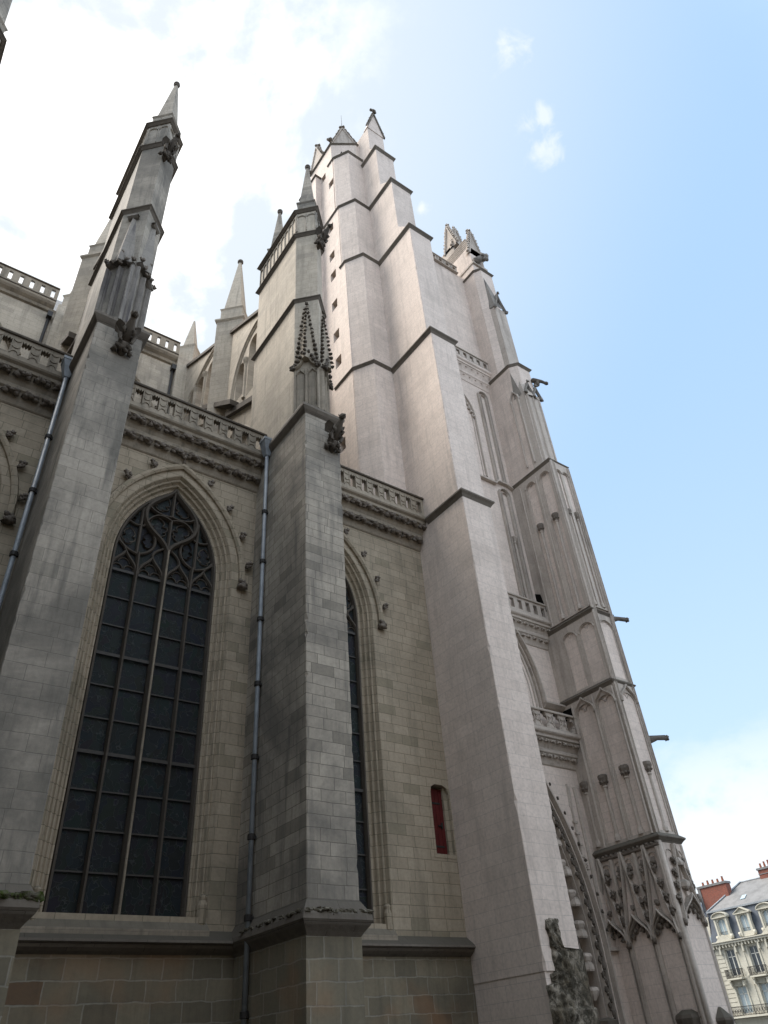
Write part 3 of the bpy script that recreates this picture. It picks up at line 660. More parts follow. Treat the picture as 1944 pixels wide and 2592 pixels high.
for (x0, x1) in x_bays:
    c = MB(); c.ext([(34.1, 40.9), (33.85, 41.0), (33.8, 41.2), (33.6, 41.35), (33.5, 41.5), (33.5, 41.7), (34.1, 41.75)], 'x', x0, x1); c.build('cornice', 'carve', CA)
    balustrade(x0, x1, 33.55, 41.7, 1.35, .62, 'carve', rel=False, wf=.17)
    cx = (x0+x1)/2
    h = MB(); put = XZ
    h.bar(bez((cx-2.3, 34.5), (cx-2.2, 37.2), (cx-.6, 37.6), (cx, 39.6)), .24, 33.75, 34.02, put); h.bar(bez((cx+2.3, 34.5), (cx+2.2, 37.2), (cx+.6, 37.6), (cx, 39.6)), .24, 33.76, 34.02, put)
    for i in range(5):
        for sg in (-1, 1): h.leaf((cx+sg*(2.2-.5*i), 33.8, 36.2+.55*i), .2, i)
    h.leaf((cx, 33.7, 39.7), .32, 8); h.leaf((cx, 33.7, 40.1), .25, 9); h.build('clerestory_hood', 'carve', CA)
    w = MB(); w.plate([arch(cx, 33.5, 24, 1.9, 2.0, 0)], XZ, 33.93, 33.99); w.build('clerestory_glass', 'glass', CA)
d_ = MB(); d_.tube([(9.55, 33.88, 22.3), (9.55, 33.88, 40.5)], .09, 8); d_.box(9.4, 9.7, 33.6, 33.95, 40.3, 40.75); d_.build('nave_drainpipe', 'iron', CA)
d_ = MB(); d_.tube([(1.4, 33.88, 22.3), (1.4, 33.88, 40.5)], .09, 8); d_.box(1.25, 1.55, 33.6, 33.95, 40.3, 40.75); d_.build('nave_drainpipe', 'iron', CA)
r_ = MB(); r_.ext([(35.0, 41.4), (41.5, 51.5), (48, 41.4)], 'x', -40, 19); r_.box(-40, 19, 35, 48, 20, 41.4); r_.build('nave_roof', 'wslate', CA)

# --- rain pipes
def pipe(x):
    y = 19.95; p = MB(); p.tube([(x, y, 0), (x, y, 21.9)], .075, 12)
    
    P_ = p.build('drainpipe', 'zinc', CA)
    h = MB(); h.prism([(x-.09, y-.09), (x+.09, y-.09), (x+.09, y+.12), (x-.09, y+.12)], 21.8, 22.5, [(x-.26, y-.26), (x+.26, y-.26), (x+.26, y+.2), (x-.26, y+.2)]); h.box(x-.28, x+.28, y-.28, y+.2, 22.5, 22.62); h.build('hopper', 'zinc', P_)
    for z in (18.9, 16.6, 14.2, 11.8, 9.4, 7.1, 5.05, 2.9):
        k = MB(); k.lathe(x, y, [(.08, z-.09), (.115, z-.08), (.115, z+.06), (.08, z+.08)], 12); k.box(x, x+.14, y-.05, y+.05, z-.05, z+.03); k.build('bracket', 'iron', P_)
    return P_
p1 = pipe(9.985); copy_part(p1, Vector((-DX, 0, 0)))
# ------------------------------------------------------------------ the tower
tw = MB()
top_fn = lambda z0, z1, poly: tw.prism(poly, z0, z1)
TX0, TX1 = 18.65, 20.36
def turret(off, yf, xc=17.3, xl=16.62, yl=22.6, yb=27.):
    return [(xl-off, yb), (xl-off, yl+yf-21.5-off*.3), (xc-off*.5, yf-off), (TX1+.0, yf-off), (TX1+.0, yb)]
lev = [(0, 33.8, 21.5), (33.8, 44.75, 21.62), (44.75, 52.25, 22.0), (52.25, 60.2, 22.35)]
SL = [(16.62, 24.05+dz_, z) for z, dz_ in ((28.9, 0), (35.9, 0), (38.5, .1), (41.7, .15), (44.9+.1, .15), (47.4, .2), (51.0, .2), (57.0, -.1), (59.5, .95))]
# the wall with the stair slits: plate with holes on the west-facing plane, body behind
loops = [[(22.6, 20), (27, 20), (27, 60.2), (23.6, 60.2), (23.6, 52.3), (23.2, 52.3), (23.2, 44.8), (22.75, 44.8)]]
holes = []
for (x, y, z) in SL: holes.append([(y-.32, z-.45), (y+.32, z-.45), (y+.32, z+.45), (y-.32, z+.45)])
tw.plate(loops+holes, YZ(16.60), 0, .45)
hol = MB(); hol.box(17.06, 17.10, 22.9, 27, 20, 61)  # dark sheet behind the slits, interior shade put into its colour
for i, (z0, z1, yf) in enumerate(lev):
    p = turret(0, yf); q = [(17.06, 27.), (17.06, p[1][1]), (p[1][0]+.42, p[1][1])] if z0 >= 20 or z1 > 20 else p
    zz0 = 20 if i == 0 else z0
    if i == 0: tw.prism(turret(0, yf), 0, 20)
    tw.prism([(17.06, 27), (17.06, p[1][1]+.1), (p[1][0]+.012, p[1][1]+.1), (p[1][0]+.0, p[1][1]-.0), p[2], p[3], p[4]], zz0, z1)
tw.prism([(16.62, 27), (16.62, 23.75), (18.35, 22.6), (TX1, 22.6), (TX1, 27)], 60.2, 63.1)
tw.prism([(16.62, 25.4), (16.1, 25.4), (16.1, 28), (16.62, 28)], 20, 60.0)
tw.box(16.7, 27.0, 26.9, 36, 0, 55)
T_ = tw.build('tower_stair_turret', 'tower', CA, 'tall smooth turret with a column of square stair openings')
hol.build('stair_shade_sheet', 'dim', T_)
c = MB()
for z, yf, yl in ((33.9, 21.5, 24.5), (44.85, 21.62, 23.35), (52.35, 22.0, 25.2), (60.3, 22.35, 24.3)):
    capstring(lambda off: turret(off, yf, yb=yl), z, .13, .40, c)
capstring(lambda off: [(16.62-off, 27), (16.62-off, 23.75-off*.5), (18.35, 22.6-off), (18.6, 22.6-off), (18.6, 27)], 63.2, .14, .3, c)
capstring(lambda off: [(16.62, 25.4-off), (16.1-off, 25.4-off), (16.1-off, 28), (16.62, 28)], 60.1, .12, .3, c)
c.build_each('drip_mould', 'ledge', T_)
# gables of the turret head
g = MB(); k = MB()
def gable(put, u0, u1, z0, h, d0=0, d1=.35, crs=9, body=None, knob=.2):
    um = (u0+u1)/2; body = body or g
    body.plate([[(u0, z0), (u1, z0), (um, z0+h)]], put, d0, d1)
    for sg, ue in ((-1, u0), (1, u1)):
        body.bar([(ue+sg*.04, z0), (um, z0+h+.12)], .17, d0-.10, d1, put)
        for i in range(crs):
            s_ = (i+.6)/crs; p = put(ue+(um-ue)*s_+sg*.15, z0+h*s_+.1, d0+.05)
            k.blob(p, .13, i, (1, 1, 1.15), .45, 5)
    p = Vector(put(um, z0+h+.15, (d0+d1)/2)); k.tube([p-Vector((0, 0, .1)), p+Vector((0, 0, .45))], .09, 6)
    for a in range(4): k.blob(p+Vector((math.cos(a*1.57)*knob, math.sin(a*1.57)*knob, .35)), knob*.62, a, (1, 1, 1), .4, 5)
    k.blob(p+Vector((0, 0, .6)), knob*.5, 9, (1, 1, 1.2), .3, 5)
dl = math.hypot(1.73, 1.15)
gable(DG(16.62, 23.75, 1.73/dl, -1.15/dl), .12, dl-.08, 63.2, 2.7)
gable(YZ(16.62), 25.0, 27.0, 63.2, 3.2)
g.prism([(16.62, 27), (16.62, 23.8), (18.35, 22.7), (20.2, 22.7), (20.2, 27)], 63.1, 65.5, [(18.2, 25.6), (18.2, 25.2), (18.5, 25.), (18.8, 25.), (18.8, 25.6)])
G_ = g.build('turret_gables', 'tcarve', T_)
k.leaf((16.5, 23.7, 63.5), .28, 4, (-.7, -.7, 0)); k.leaf((16.5, 27.0, 63.4), .28, 4, (-.7, -.7, 0))
k.build('crockets', 'grime', G_)
r_ = MB(); r_.tube([(17.5, 23.2, 65.9), (17.5, 23.2, 68.6)], [.03, .012], 5); r_.build('lightning_rod', 'iron', G_)

# ---- great stepped buttress of the tower
b = MB()
def slopeprof(y0, y1): return [(TX0, y1), (TX0, y0), (TX1, y0), (TX1, y1)]
b.cbox(TX0, TX1, 17.70, 22.2, 3.55, 21.9, .42)
b.cbox(TX0, TX1, 17.92, 22.2, 21.9, 33.7, .42)
b.cbox(TX0, TX1, 18.22, 22.5, 33.7, 44.6, .42)
b.box(TX0, TX1, 19.28, 22.8, 44.6, 52.2)
b.box(TX0, TX1, 20.50, 22.9, 52.2, 59.2)
b.box(TX0+.05, TX1-.05, 21.25, 23.6, 59.2, 64.2)
b.ext([(18.22, 44.6), (19.4, 46.3), (19.4, 44.6)], 'x', TX0+.004, TX1-.004)
b.ext([(19.28, 52.2), (20.6, 53.7), (20.6, 52.2)], 'x', TX0+.004, TX1-.004)
b.ext([(20.50, 59.2), (21.3, 60.4), (21.3, 59.2)], 'x', TX0+.004, TX1-.004)
# gable head with its saddle roof
zf = 64.2; xm = (TX0+TX1)/2
b.ext([(TX0+.0, zf-.05), (TX1-.0, zf-.05), (xm, zf+3.3)], 'y', 21.2, 21.75)
b.ext([(TX0+.05, zf), (TX1-.05, zf), (xm, zf+2.0)], 'y', 21.7, 25.)
b.box(TX0+.02, TX1-.04, 17.75, 22.4, 0, 3.56)
BT = b.build('tower_buttress', 'tower', CA, 'great stepped tower buttress of smooth pale stone')
c = MB()
for z, y in ((22.05, 17.70), (33.85, 17.92), (44.8, 18.22), (52.35, 19.28), (59.35, 20.50)):
    rec = lambda off: [(TX0-off, y+2.2 if z > 23 else 20.15), (TX0-off, y-off), (TX1+off, y-off), (TX1+off, y+2.2 if z > 23 else 20.15)]
    yb_ = {22.05: 20.2, 33.85: 21.5, 44.8: 21.62, 52.35: 22.0, 59.35: 22.35}[z]
    rec = lambda off: [(TX0-off, yb_), (TX0-off, y-off), (TX1+off, y-off), (TX1+off, yb_)]
    c.cut(); c.prism(rec(0), z-.34, z-.2, rec(.08)); c.prism(rec(.08), z-.2, z-.1, rec(.17)); c.prism(rec(.17), z-.1, z-.02); c.prism(rec(.17), z-.02, z+.14, rec(.0))
c.cut(); c.bar([(TX0-.05, zf-.1), (xm, zf+3.35)], .14, 21.08, 21.3, XZ); c.bar([(TX1+.05, zf-.1), (xm, zf+3.35)], .14, 21.08, 21.3, XZ)
for i in range(14):
    for sg in (-1, 1):
        s_ = (i+.5)/14; c.blob((xm+sg*(.86*(1-s_)+.09), 21.2, zf+3.35*s_+.05), .085, i, (1, 1, 1.1), .4, 4)
c.leaf((xm, 21.15, zf+3.45), .25, 3); c.leaf((xm, 21.2, zf+3.8), .2, 5); c.blob((xm-.2, 21.2, zf+3.95), .13, 1); c.blob((xm+.2, 21.2, zf+3.95), .13, 2)
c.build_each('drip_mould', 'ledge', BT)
# broken toothing stones and rough rubble at its foot
rb = MB()
def rub_left(z):
    if z > 4.6: return 18.98
    if z > 4.15: return 19.02
    if z > 3.5: return 19.02
    if z > 3.2: return 18.86
    if z > 1.9: return 18.62
    return 18.58
nx_, nz_ = 46, 124; vs = []; zt_ = 5.0
for j in range(nz_+1):
    z = zt_*j/nz_; xl = rub_left(z)+.05*noise.noise(Vector((3, z*4, 0)))
    xr = 20.42 if z < 4.12 else 19.6+.06*noise.noise(Vector((9, z*5, 0)))
    for i in range(nx_+1):
        f_ = i/nx_; x = xl+(xr-xl)*f_
        e = min(1, f_*12, (1-f_)*12 if z > 4.12 else 1, (nz_-j)/6)
        p = Vector((x, 0, z)); h = .05+.07*noise.fractal(p*1.9, 1., 2., 5)+.05*noise.noise(p*6)+.03*noise.noise(p*15)
        if x > 19.7 and z > 2.0: h *= .25
        if z < 2.6: h += .10
        if z < 1.7: h = .25+.3*h
        vs.append((x, 17.73-max(0.0, e*(h+.06)), z))
rb.raw(vs, [(j*(nx_+1)+i, j*(nx_+1)+i+1, (j+1)*(nx_+1)+i+1, (j+1)*(nx_+1)+i) for j in range(nz_) for i in range(nx_)], True)
rb.build('broken_masonry', 'rubble', BT, 'dark rubble of a broken off wall')
bs = MB(); bs.box(TX0-.06, TX1, 17.72, 21.1, 0, 1.95); bs.build('buttress_base', 'base', BT)

# ---- recessed south wall of the tower, right of the buttress
w = MB(); X0, X1, YW = TX1-.01, 27.0, 21.6
w.box(X0, X1, YW, 27, 11.2, 49.7)
w.plate([[(X0, 0), (X1, 0), (X1, 11.2), (X0, 11.2)], [(21.3, .01)]+[(26.2-11.1+.0+11.1-.0-0, 0.01)]+[(26.2-12*(1-math.cos(R(a))), 4.7+12*math.sin(R(a))) for a in range(0, 31, 3)]+[(22.6, 10.9), (21.3, 9.2)]], XZ, YW, YW+.9)
w.box(X0, X1, YW+.9, 27, 0, 11.2)
SW = w.build('tower_wall', 'tower', CA)
o = MB()
# portal arch: nested carved bands
def parch(off): return [(26.2+off, 0), (26.2+off, 4.7)]+[(26.2+off-(12+off)*(1-math.cos(R(a))), 4.7+(12+off)*math.sin(R(a))) for a in range(3, 34, 3)]
for off, w_, d0 in ((.10, .16, YW-.22), (-.12, .07, YW-.10), (-.34, .22, YW-.05), (-.55, .06, YW+.05), (-1.15, .06, YW+.15), (-1.32, .2, YW+.15), (-1.5, .06, YW+.25)):
    o.bar(parch(off), w_, d0, YW+.6, XZ)
PO = o.build('portal_arch', 'tcarve', SW)
l = MB()
for off, yy, n, r in ((-.34, YW-.06, 46, .085), (-1.32, YW+.12, 44, .08)):
    pa = parch(off); Ls = [0]
    for i in range(1, len(pa)): Ls.append(Ls[-1]+math.dist(pa[i], pa[i-1]))
    for j in range(n):
        t_ = Ls[-1]*(j+.5)/n
        for i in range(1, len(pa)):
            if Ls[i] >= t_:
                f_ = (t_-Ls[i-1])/(Ls[i]-Ls[i-1]); px = pa[i-1][0]+(pa[i][0]-pa[i-1][0])*f_; pz = pa[i-1][1]+(pa[i][1]-pa[i-1][1])*f_; break
        l.blob((px+.05*(-1)**j, yy, pz), r, j, (.9, .8, 1.3), .5, 5); l.blob((px-.06*(-1)**j, yy-.02, pz+.12), r*.6, j+5, (1, .8, 1), .5, 4)
pa = parch(.22)
for j in range(2, len(pa)): l.blob((pa[j][0]+.06, YW-.2, pa[j][1]), .06, j, (1, 1, 1.2), .5, 5)
l.build('leaf_frieze', 'dark', PO)
cn = MB()
for i in range(7):                                    # statue canopies and pedestals between the bands
    z = 3.35+i*1.1; a = math.asin(min(.9, max(0, (z-4.7)/12))); x = 26.2-.85-12*(1-math.cos(a))
    cn.cut(); cn.lathe(x, YW+.25, [(.10, z-.30), (.22, z-.12), (.27, z), (.24, z+.1), (.12, z+.14)], 8)
    cn.cut(); cn.lathe(x, YW+.25, [(.24, z+.62), (.27, z+.68), (.25, z+.85), (.15, z+.98), (.05, z+1.05)], 6)
cn.build_each('statue_pedestal', 'tcarve', PO)
# string at impost, pilaster strip, pinnacle panel
o = MB()
o.box(26.25, 27.0, YW-.14, YW+.02, 4.62, 4.74)
o.bar([(26.55, 4.75), (26.55, 10.9)], .12, YW-.12, YW+.02, XZ)
for i, z in enumerate((8.0, 8.45, 8.9, 9.35)): o.box(26.0, 26.25, YW-.10, YW+.02, z, z+.09)
o.bar([(26.12, 6.9), (26.12, 11.0)], .10, YW-.08, YW+.02, XZ); o.leaf((26.12, YW-.05, 7.6), .16, 3); o.leaf((26.12, YW-.05, 7.2), .14, 4)
o.bar([(26.12, 10.0), (26.2, 10.9)], .2, YW-.06, YW+.02, XZ)
o.cut()
for off, w_, d0 in ((0, .16, YW-.25), (-.28, .08, YW-.15), (-.45, .14, YW-.08), (-.7, .07, YW-.03), (-.95, .10, YW+.0)):
    pts = [(25.75+off-(6.5+off)*(1-math.cos(R(a))), 14.7+(6.5+off)*math.sin(R(a))) for a in range(0, 46, 4)]
    o.bar(([(25.75+off, 14.2)] if off < 0 else [])+pts, w_, d0, YW+.02, XZ)
o.ext([(YW, 14.45), (YW-.12, 14.5), (YW-.3, 14.66), (YW-.3, 14.74), (YW, 14.9)], 'x', 25.7, 27.0)
# pilaster strips of the upper stages
def strip(x0, x1, z0, z1, cap=None):
    o.cut()
    for x in (x0, x0+.16, x1-.16, x1): o.bar([(x, z0), (x, z1)], .08, YW-.16, YW+.02, XZ)
    o.bar(rnd_arch((x0+x1)/2, z1-.05, (x1-x0)/2, 8, 1.), .10, YW-.17, YW+.02, XZ)
    o.bar(rnd_arch((x0+x1)/2, z1-.15, (x1-x0)/2-.16, 8, 1.), .05, YW-.12, YW+.02, XZ)
    if cap:
        xm_ = (x0+x1)/2; o.lathe(xm_, YW-.08, [(.07, z0), (.07, cap-.35), (.11, cap-.3), (.10, cap-.2), (.21, cap), (.22, cap+.08)], 8)
strip(25.75, 26.55, 28.4, 35.9); strip(25.75, 26.6, 20.0, 27.6, 24.4)
o.cut(); o.bar([(24.2, 28.2), (25.6, 28.2), (25.8, 28.45), (26.6, 28.45), (27.0, 28.3)], .16, YW-.22, YW+.02, XZ, .2)
o.cut()
for off, w_, d0 in ((0, .10, YW-.12), (-.2, .08, YW-.06)):
    o.bar(arch(23.6, 33.4, 28.5, 1.45, 1.2, off), w_, d0, YW+.02, XZ)
for i in range(6): o.blob((25.0-.13*i-.1, YW-.06, 33.4+.30*i), .11, i, (1, 1, 1), .4, 5)
o.build_each('wall_moulding', 'tcarve', SW)
cornice(X0, X1, YW, 36.7, 1.6, 'tower', .55, .5, .05, SW); balustrade(X0, X1, YW-.42, 38.4, .95, .62, 'tcarve', par=SW, rel=False)
cornice(X0, X1, YW, 17.75, 1.4, 'tcarve', .6, .42, .10, SW); balustrade(X0, X1, YW-.46, 19.2, 1.0, .55, 'tcarve', par=SW, rel=False)
cornice(X0, X1+.3, YW, 11.7, 1.4, 'tcarve', .75, .38, .11, SW); balustrade(X0, X1, YW-.55, 13.15, .95, .80, 'tcarve', quat=True, par=SW)
balustrade(X0, X1-.6, YW-.1, 49.75, .85, .66, 'tcarve', par=SW)
dk = MB(); dk.ext([(22.3, 19.8), (22.3, 20.9), (21.75, 21.2), (21.25, 20.9), (21.1, 19.8)], 'x', 26.975, 27.05); dk.box(26.97, 27.05, 20.95, 21.55, 14.0, 14.5); dk.build('passage_shade_plate', 'dim', SW)  # flat plates coloured near black as the shade of openings

# ---- far corner buttress
b = MB(); FX = 27.0; FR = 28.45
fp = lambda y, x0=FX, x1=FR: [(x0, 25), (x0, y), (x1, y), (x1, 25)]
b.prism(fp(18.32), 0, 8.1)
b.prism(fp(18.40, FX+.10), 8.1, 14.85); b.prism(fp(18.45, FX+.06), 14.85, 18.6); b.prism(fp(18.48, FX+.10), 18.6, 28.4)
b.prism([(FX, 25), (FX, 19.55), (FX+.35, 19.1), (FR, 19.1), (FR, 25)], 28.4, 37.4)
b.prism([(FX, 25), (FX, 20.5), (FX+.3, 20.0), (FR, 20.0), (FR, 25)], 37.4, 49.2)
b.prism([(FX, 22.9), (FX, 20.35), (FR-.1, 20.35), (FR-.1, 22.9)], 49.2, 52.5)
FB = b.build('corner_buttress', 'tower', CA, 'far panelled corner buttress of the tower front')
o = MB(); k = MB(); kk = MB(); oc = MB()
side = YZ(FX); 
front = lambda u, v, d: (u, 18.35+d, v)
# tier 2 : panels with ogee heads and half columns
def tier_side(put, us, z0, z1, heads, og=True, th=.10, d=0.):
    lo = [(us[0], z0), (us[-1], z0), (us[-1], z1), (us[0], z1)]; hs = []
    for (a, b_) in heads:
        cx = (a+b_)/2; h = (b_-a)/2; zt = z1-.75
        hs.append([(a, z0+.12)]+[(cx-h*math.cos(math.pi*i/10), zt+h*.8*math.sin(math.pi*i/10)) for i in range(11)]+[(b_, z0+.12)])
    o.plate([lo]+hs, put, d, d+th)
    for (a, b_) in heads:
        cx = (a+b_)/2; h = (b_-a)/2; zt = z1-.75
        if og: o.bar(ogee(cx, zt-.05, h+.10, .78), .09, d-.12, d+.02, put); o.bar([(cx-h-.1, zt-.02), (cx-h-.1, zt-.14)], .16, d-.12, d, put)
        else: o.bar(rnd_arch(cx, zt, h+.06, 10, .85), .06, d-.06, d+.02, put)
        # cusps
        for e in (-.5, .5): o.bar(rnd_arch(cx+e*h, zt+.1, h*.42, 6), .04, d+.03, d+.1, put)
def halfcol(x, y, z0, zc, r=.085):
    o.lathe(x, y, [(r*1.7, z0), (r*1.7, z0+.15), (r, z0+.3), (r, zc-.45), (r*1.5, zc-.40), (r*1.2, zc-.33)], 8)
    k.cut(); k.lathe(x, y, [(r*1.3, zc-.34), (r*2.3, zc-.1), (r*2.7, zc-.02), (r*2.7, zc+.08), (r*2.3, zc+.12)], 8)
    for i in range(6): k.blob((x+math.cos(i)*r*1.8, y+math.sin(i)*r*1.8, zc-.2), r*.8, i, (1, 1, 1), .5, 4)
tier_side(side, [18.32, 21.6], 8.3, 14.75, [(19.8, 20.8), (18.6, 19.55)]); tier_side(front, [FX+.1, FR], 8.3, 14.75, [(27.3, 28.2)])
tier_side(side, [18.40, 21.6], 15.0, 18.45, [(19.75, 20.5), (18.62, 19.45)], False, .06, .0); tier_side(lambda u, v, d: (u, 18.42+d, v), [FX+.06, FR], 15., 18.45, [(27.3, 28.2)], False, .05)
tier_side(side, [18.42, 21.6], 18.8, 28.3, [(19.86, 20.5), (18.75, 19.40)], False, .10, .0); tier_side(lambda u, v, d: (u, 18.40+d, v), [FX+.1, FR], 18.8, 28.3, [(27.25, 27.6), (27.8, 28.2)], False, .08)
for yy, zc, z0 in ((21.3, 11., 8.4), (20.25, 11., 8.4), (19.05, 11.05, 8.4)): halfcol(FX+.04, yy, z0, zc)
halfcol(27.75, 18.40, 8.4, 11.1)
for yy in (20.2, 19.07): halfcol(FX+.02, yy, 18.9, 24.75, .075)
for xx in (27.4, 28.0): halfcol(xx, 18.42, 18.9, 24.75, .06)
for yy in (19.68, 20.95, 18.5): o.bar([(yy, 8.3), (yy, 14.6)], .10, -.08, .02, side); o.bar([(yy, 18.8), (yy, 28.)], .07, -.05, .02, side)
for x in (27.08, 27.2, 28.3, 28.42): o.bar([(x, 8.3), (x, 28.2)], .05, -.05, .05, front)
k.build_each('capital', 'grime', FB); k = MB(); o_keep = o; o = MB()
# tier 1 : tall spirelet canopies crossing between ribs
feet = [22.0, 20.84, 19.64, 18.48]
def canopy(put, u0, u1, z0, z1, seed):
    o.cut(); k.cut()
    um = (u0+u1)/2; h = abs(u1-u0)/2
    e = .45
    for sg in (-1, 1):
        line = bez((um+sg*h, z0-.1), (um+sg*h*.75, z0+.9), (um+sg*h*.25, z0+1.8), (um+sg*.03, z1), 12)
        o.bar(line, .085, -.20, .02, put)
        for i in range(1, 5):
            p = line[i*2+1]; [k.blob(put(p[0]+sg*(.09+.06*j), p[1]+.05*((j*7) % 3-1), -.12-.04*(j % 2)), .085-.012*j, seed+i+j, (1, 1, 1), .7, 5) for j in range(3)]; k.blob(put(p[0]+sg*.12, p[1]-.1, -.14), .06, seed+i, (1, 1, 1.2), .7, 5); k.blob(put(p[0]+sg*.10, p[1]+.1, -.14), .06, seed+i, (1, 1, 1.2), .7, 5)
    # projecting ogee hood
    og = ogee(um, z0-.15, h*.92, .85, 8); rings = []
    n = len(og)
    for t_, sc in ((0, .98), (.5, .95), (1, .9)):
        rings.append([put(um+(p[0]-um)*sc, p[1]+.10*t_, -.02-.32*t_*math.sin(math.pi*i/(n-1))**.6) for i, p in enumerate(og)])
    o.sweep2(rings); o.bar(og, .09, -.2, .0, put); o.tube([put(um+(p[0]-um)*.92, p[1]+.08, -.30*math.sin(math.pi*i/(n-1))**.6-.03) for i, p in enumerate(og)], .04, 5)
    for i in range(5): k.blob(put(um+(i-2)*h*.3, z0+.05+.35*(1-abs(i-2)/2), -.08), .10, i+seed, (1, 1, 1), .6, 5)
    for sg in (-1, 1): k.blob(put(um+sg*h, z0-.18, -.14), .10, seed, (1, 1, 1.3), .5, 5)
    o.bar([(um, z0+.7), (um, z1)], .05, -.12, .02, put); k.blob(put(um, z0+1.0, -.15), .09, seed+2, (1, 1, 1.2), .5, 5)
for i in range(3): canopy(side, feet[i+1], feet[i], 4.9, 7.95, i*11)
canopy(front, 27.1, 28.35, 5.3, 7.9, 70)
o.build_each('niche_canopy', 'tcarve', FB); k.build_each('canopy_crockets', 'grime', FB); o = o_keep; k = MB()
for f_ in feet[1:]:
    o.bar([(f_, 0), (f_, 7.8)], .20, -.12, .02, side); o.bar([(f_+.16, 0), (f_+.16, 4.7)], .05, -.07, .02, side)
for x in (27.08, 28.37): o.bar([(x, 0), (x, 7.9)], .16, -.08, .02, front)
for a, b_ in zip(feet[1:], feet[:-1]):
    for q in (.28, .74): o.bar(rnd_arch(a+(b_-a)*q, 7.35, .24, 8, 1.3), .05, -.07, .02, side); k.blob(side(a+(b_-a)*q, 7.35, -.02), .12, 3, (1, 1, 1.2), .5, 5)
for q in (27.42, 28.02): o.bar(rnd_arch(q, 7.4, .24, 8, 1.2), .05, -.07, .02, front)
o.lathe(27.75, 18.25, [(.05, 6.2), (.2, 6.35), (.22, 6.5), (.1, 6.6)], 6); o.lathe(27.75, 18.25, [(.2, 7.1), (.22, 7.2), (.08, 7.4)], 6)
# pedestals at the foot
kk.lathe(27.0, 19.1, [(.3, 1.8), (.45, 2.0), (.5, 2.25), (.46, 2.36), (.2, 2.5)], 8); kk.cut(); kk.lathe(27.75, 18.3, [(.3, 1.8), (.34, 1.95), (.4, 2.1), (.38, 2.18), (.05, 2.5)], 8); kk.cut(); kk.lathe(27.0, 20.4, [(.3, 1.5), (.42, 1.7), (.45, 1.95), (.2, 2.1)], 8); kk.cut(); kk.lathe(25.4, 21.5, [(.3, 2.0), (.4, 2.2), (.42, 2.4), (.1, 2.5)], 8)
kk.build_each('pedestal', 'dark', FB)
# engaged pinnacles of the upper stages
for us in ((19.40, 20.0),):
    for u in us: o.bar([(u, 28.9), (u, 34.6)], .08, -.12, .02, side)
    o.bar(ogee(19.7, 34.2, .34, .9), .08, -.14, .02, side)
o.prism([(FX-.02, 19.6), (FX+.05, 18.95), (FR-.1, 18.85), (FR-.1, 19.6)], 28.5, 34.6); 
o.raw([(FX, 19.7, 34.3), (FX+.05, 18.9, 34.3), (FX+.75, 18.75, 34.3), (FR-.1, 18.9, 34.3), (FX+.4, 19.4, 36.9)], [(0, 1, 4), (1, 2, 4), (2, 3, 4), (3, 0, 4)])
for x in (27.2, 27.7, 28.2): o.bar([(x, 28.6), (x, 34.3)], .10, -.10, .1, lambda u, v, d: (u, 18.9+d, v))
o.prism([(FX+.25, 20.2), (FX+.35, 19.65), (FR-.1, 19.6), (FR-.1, 20.2)], 37.5, 44.2)
FP = o.build('blind_tracery', 'tcarve', FB)
k2 = MB()
for cx_, cy_, zz in ((27.45, 18.85, 34.5), (28.1, 18.8, 34.4)):
    for sg in (-1, 1): k2.bar(bez((cx_+sg*.32, zz), (cx_+sg*.3, zz+.3), (cx_+sg*.1, zz+.4), (cx_, zz+.95)), .09, -.1, .1, lambda u, v, d, c=cy_: (u, c+d, v)); k2.blob((cx_+sg*.33, cy_-.03, zz-.05), .12, 3, (1, 1, 1), .5, 5)
    k2.leaf((cx_, cy_-.05, zz+1.0), .14, 4)
k2.raw([(FX-.01, 19.75, 34.4), (FX-.01, 19.1, 34.4), (FX-.01, 19.55, 36.8)], [(0, 1, 2)])
k2.raw([(FX+.24, 20.15, 44.3), (FX+.34, 19.6, 44.3), (FR-.2, 19.6, 44.3), (FX+.4, 20.0, 48.2)], [(0, 1, 3), (1, 2, 3)])
for sg in (-1, 1): k2.bar(bez((27.85+sg*.5, 44.2), (27.85+sg*.4, 44.6), (27.85+sg*.15, 44.9), (27.85, 45.9)), .10, -.12, .1, lambda u, v, d: (u, 19.6+d, v)); k2.blob((27.85+sg*.55, 19.55, 44.1), .14, 2, (1, 1, 1), .4, 5)
k2.leaf((27.85, 19.5, 45.9), .15, 3)
k2.build('pinnacle', 'worn', FB)
o = MB(); o.tube([(27.02, 18.36, 0), (27.02, 18.36, 8.)], .11, 8); o.tube([(27.05, 18.42, 8.2), (27.05, 18.42, 28.3)], .075, 8); o.build('corner_roll', 'tcarve', FB); o = MB()
for z, y, h in ((8.2, 18.32, .42), (14.9, 18.40, .34), (18.65, 18.45, .34), (28.45, 18.48, .34)):
    r3 = lambda off: [(FX-off, 21.6), (FX-off, y-off), (FR+off, y-off), (FR+off, 21.6)]; capstring(r3, z, .17 if z < 9 else .12, h, o)
capstring(lambda off: [(FX-off, 21.6), (FX-off, 19.5), (FX+.35, 19.08-off), (FR+off, 19.08-off), (FR+off, 21.6)], 37.5, .13, .34, o)
capstring(lambda off: [(FX-off, 23), (FX-off, 20.4), (FX+.3, 19.98-off), (FR+off, 19.98-off), (FR+off, 23)], 49.25, .12, .3, o)
k.bar([(18.3, 7.88), (21.5, 7.88)], .16, -.12, .02, side)
for i in range(14): k.blob((FX-.08, 18.4+i*.23, 7.95), .08, i, (1, 1, .8), .5, 4)
o.build_each('drip_mould', 'ledge', FB); k.build('leaf_band', 'grime', FB)
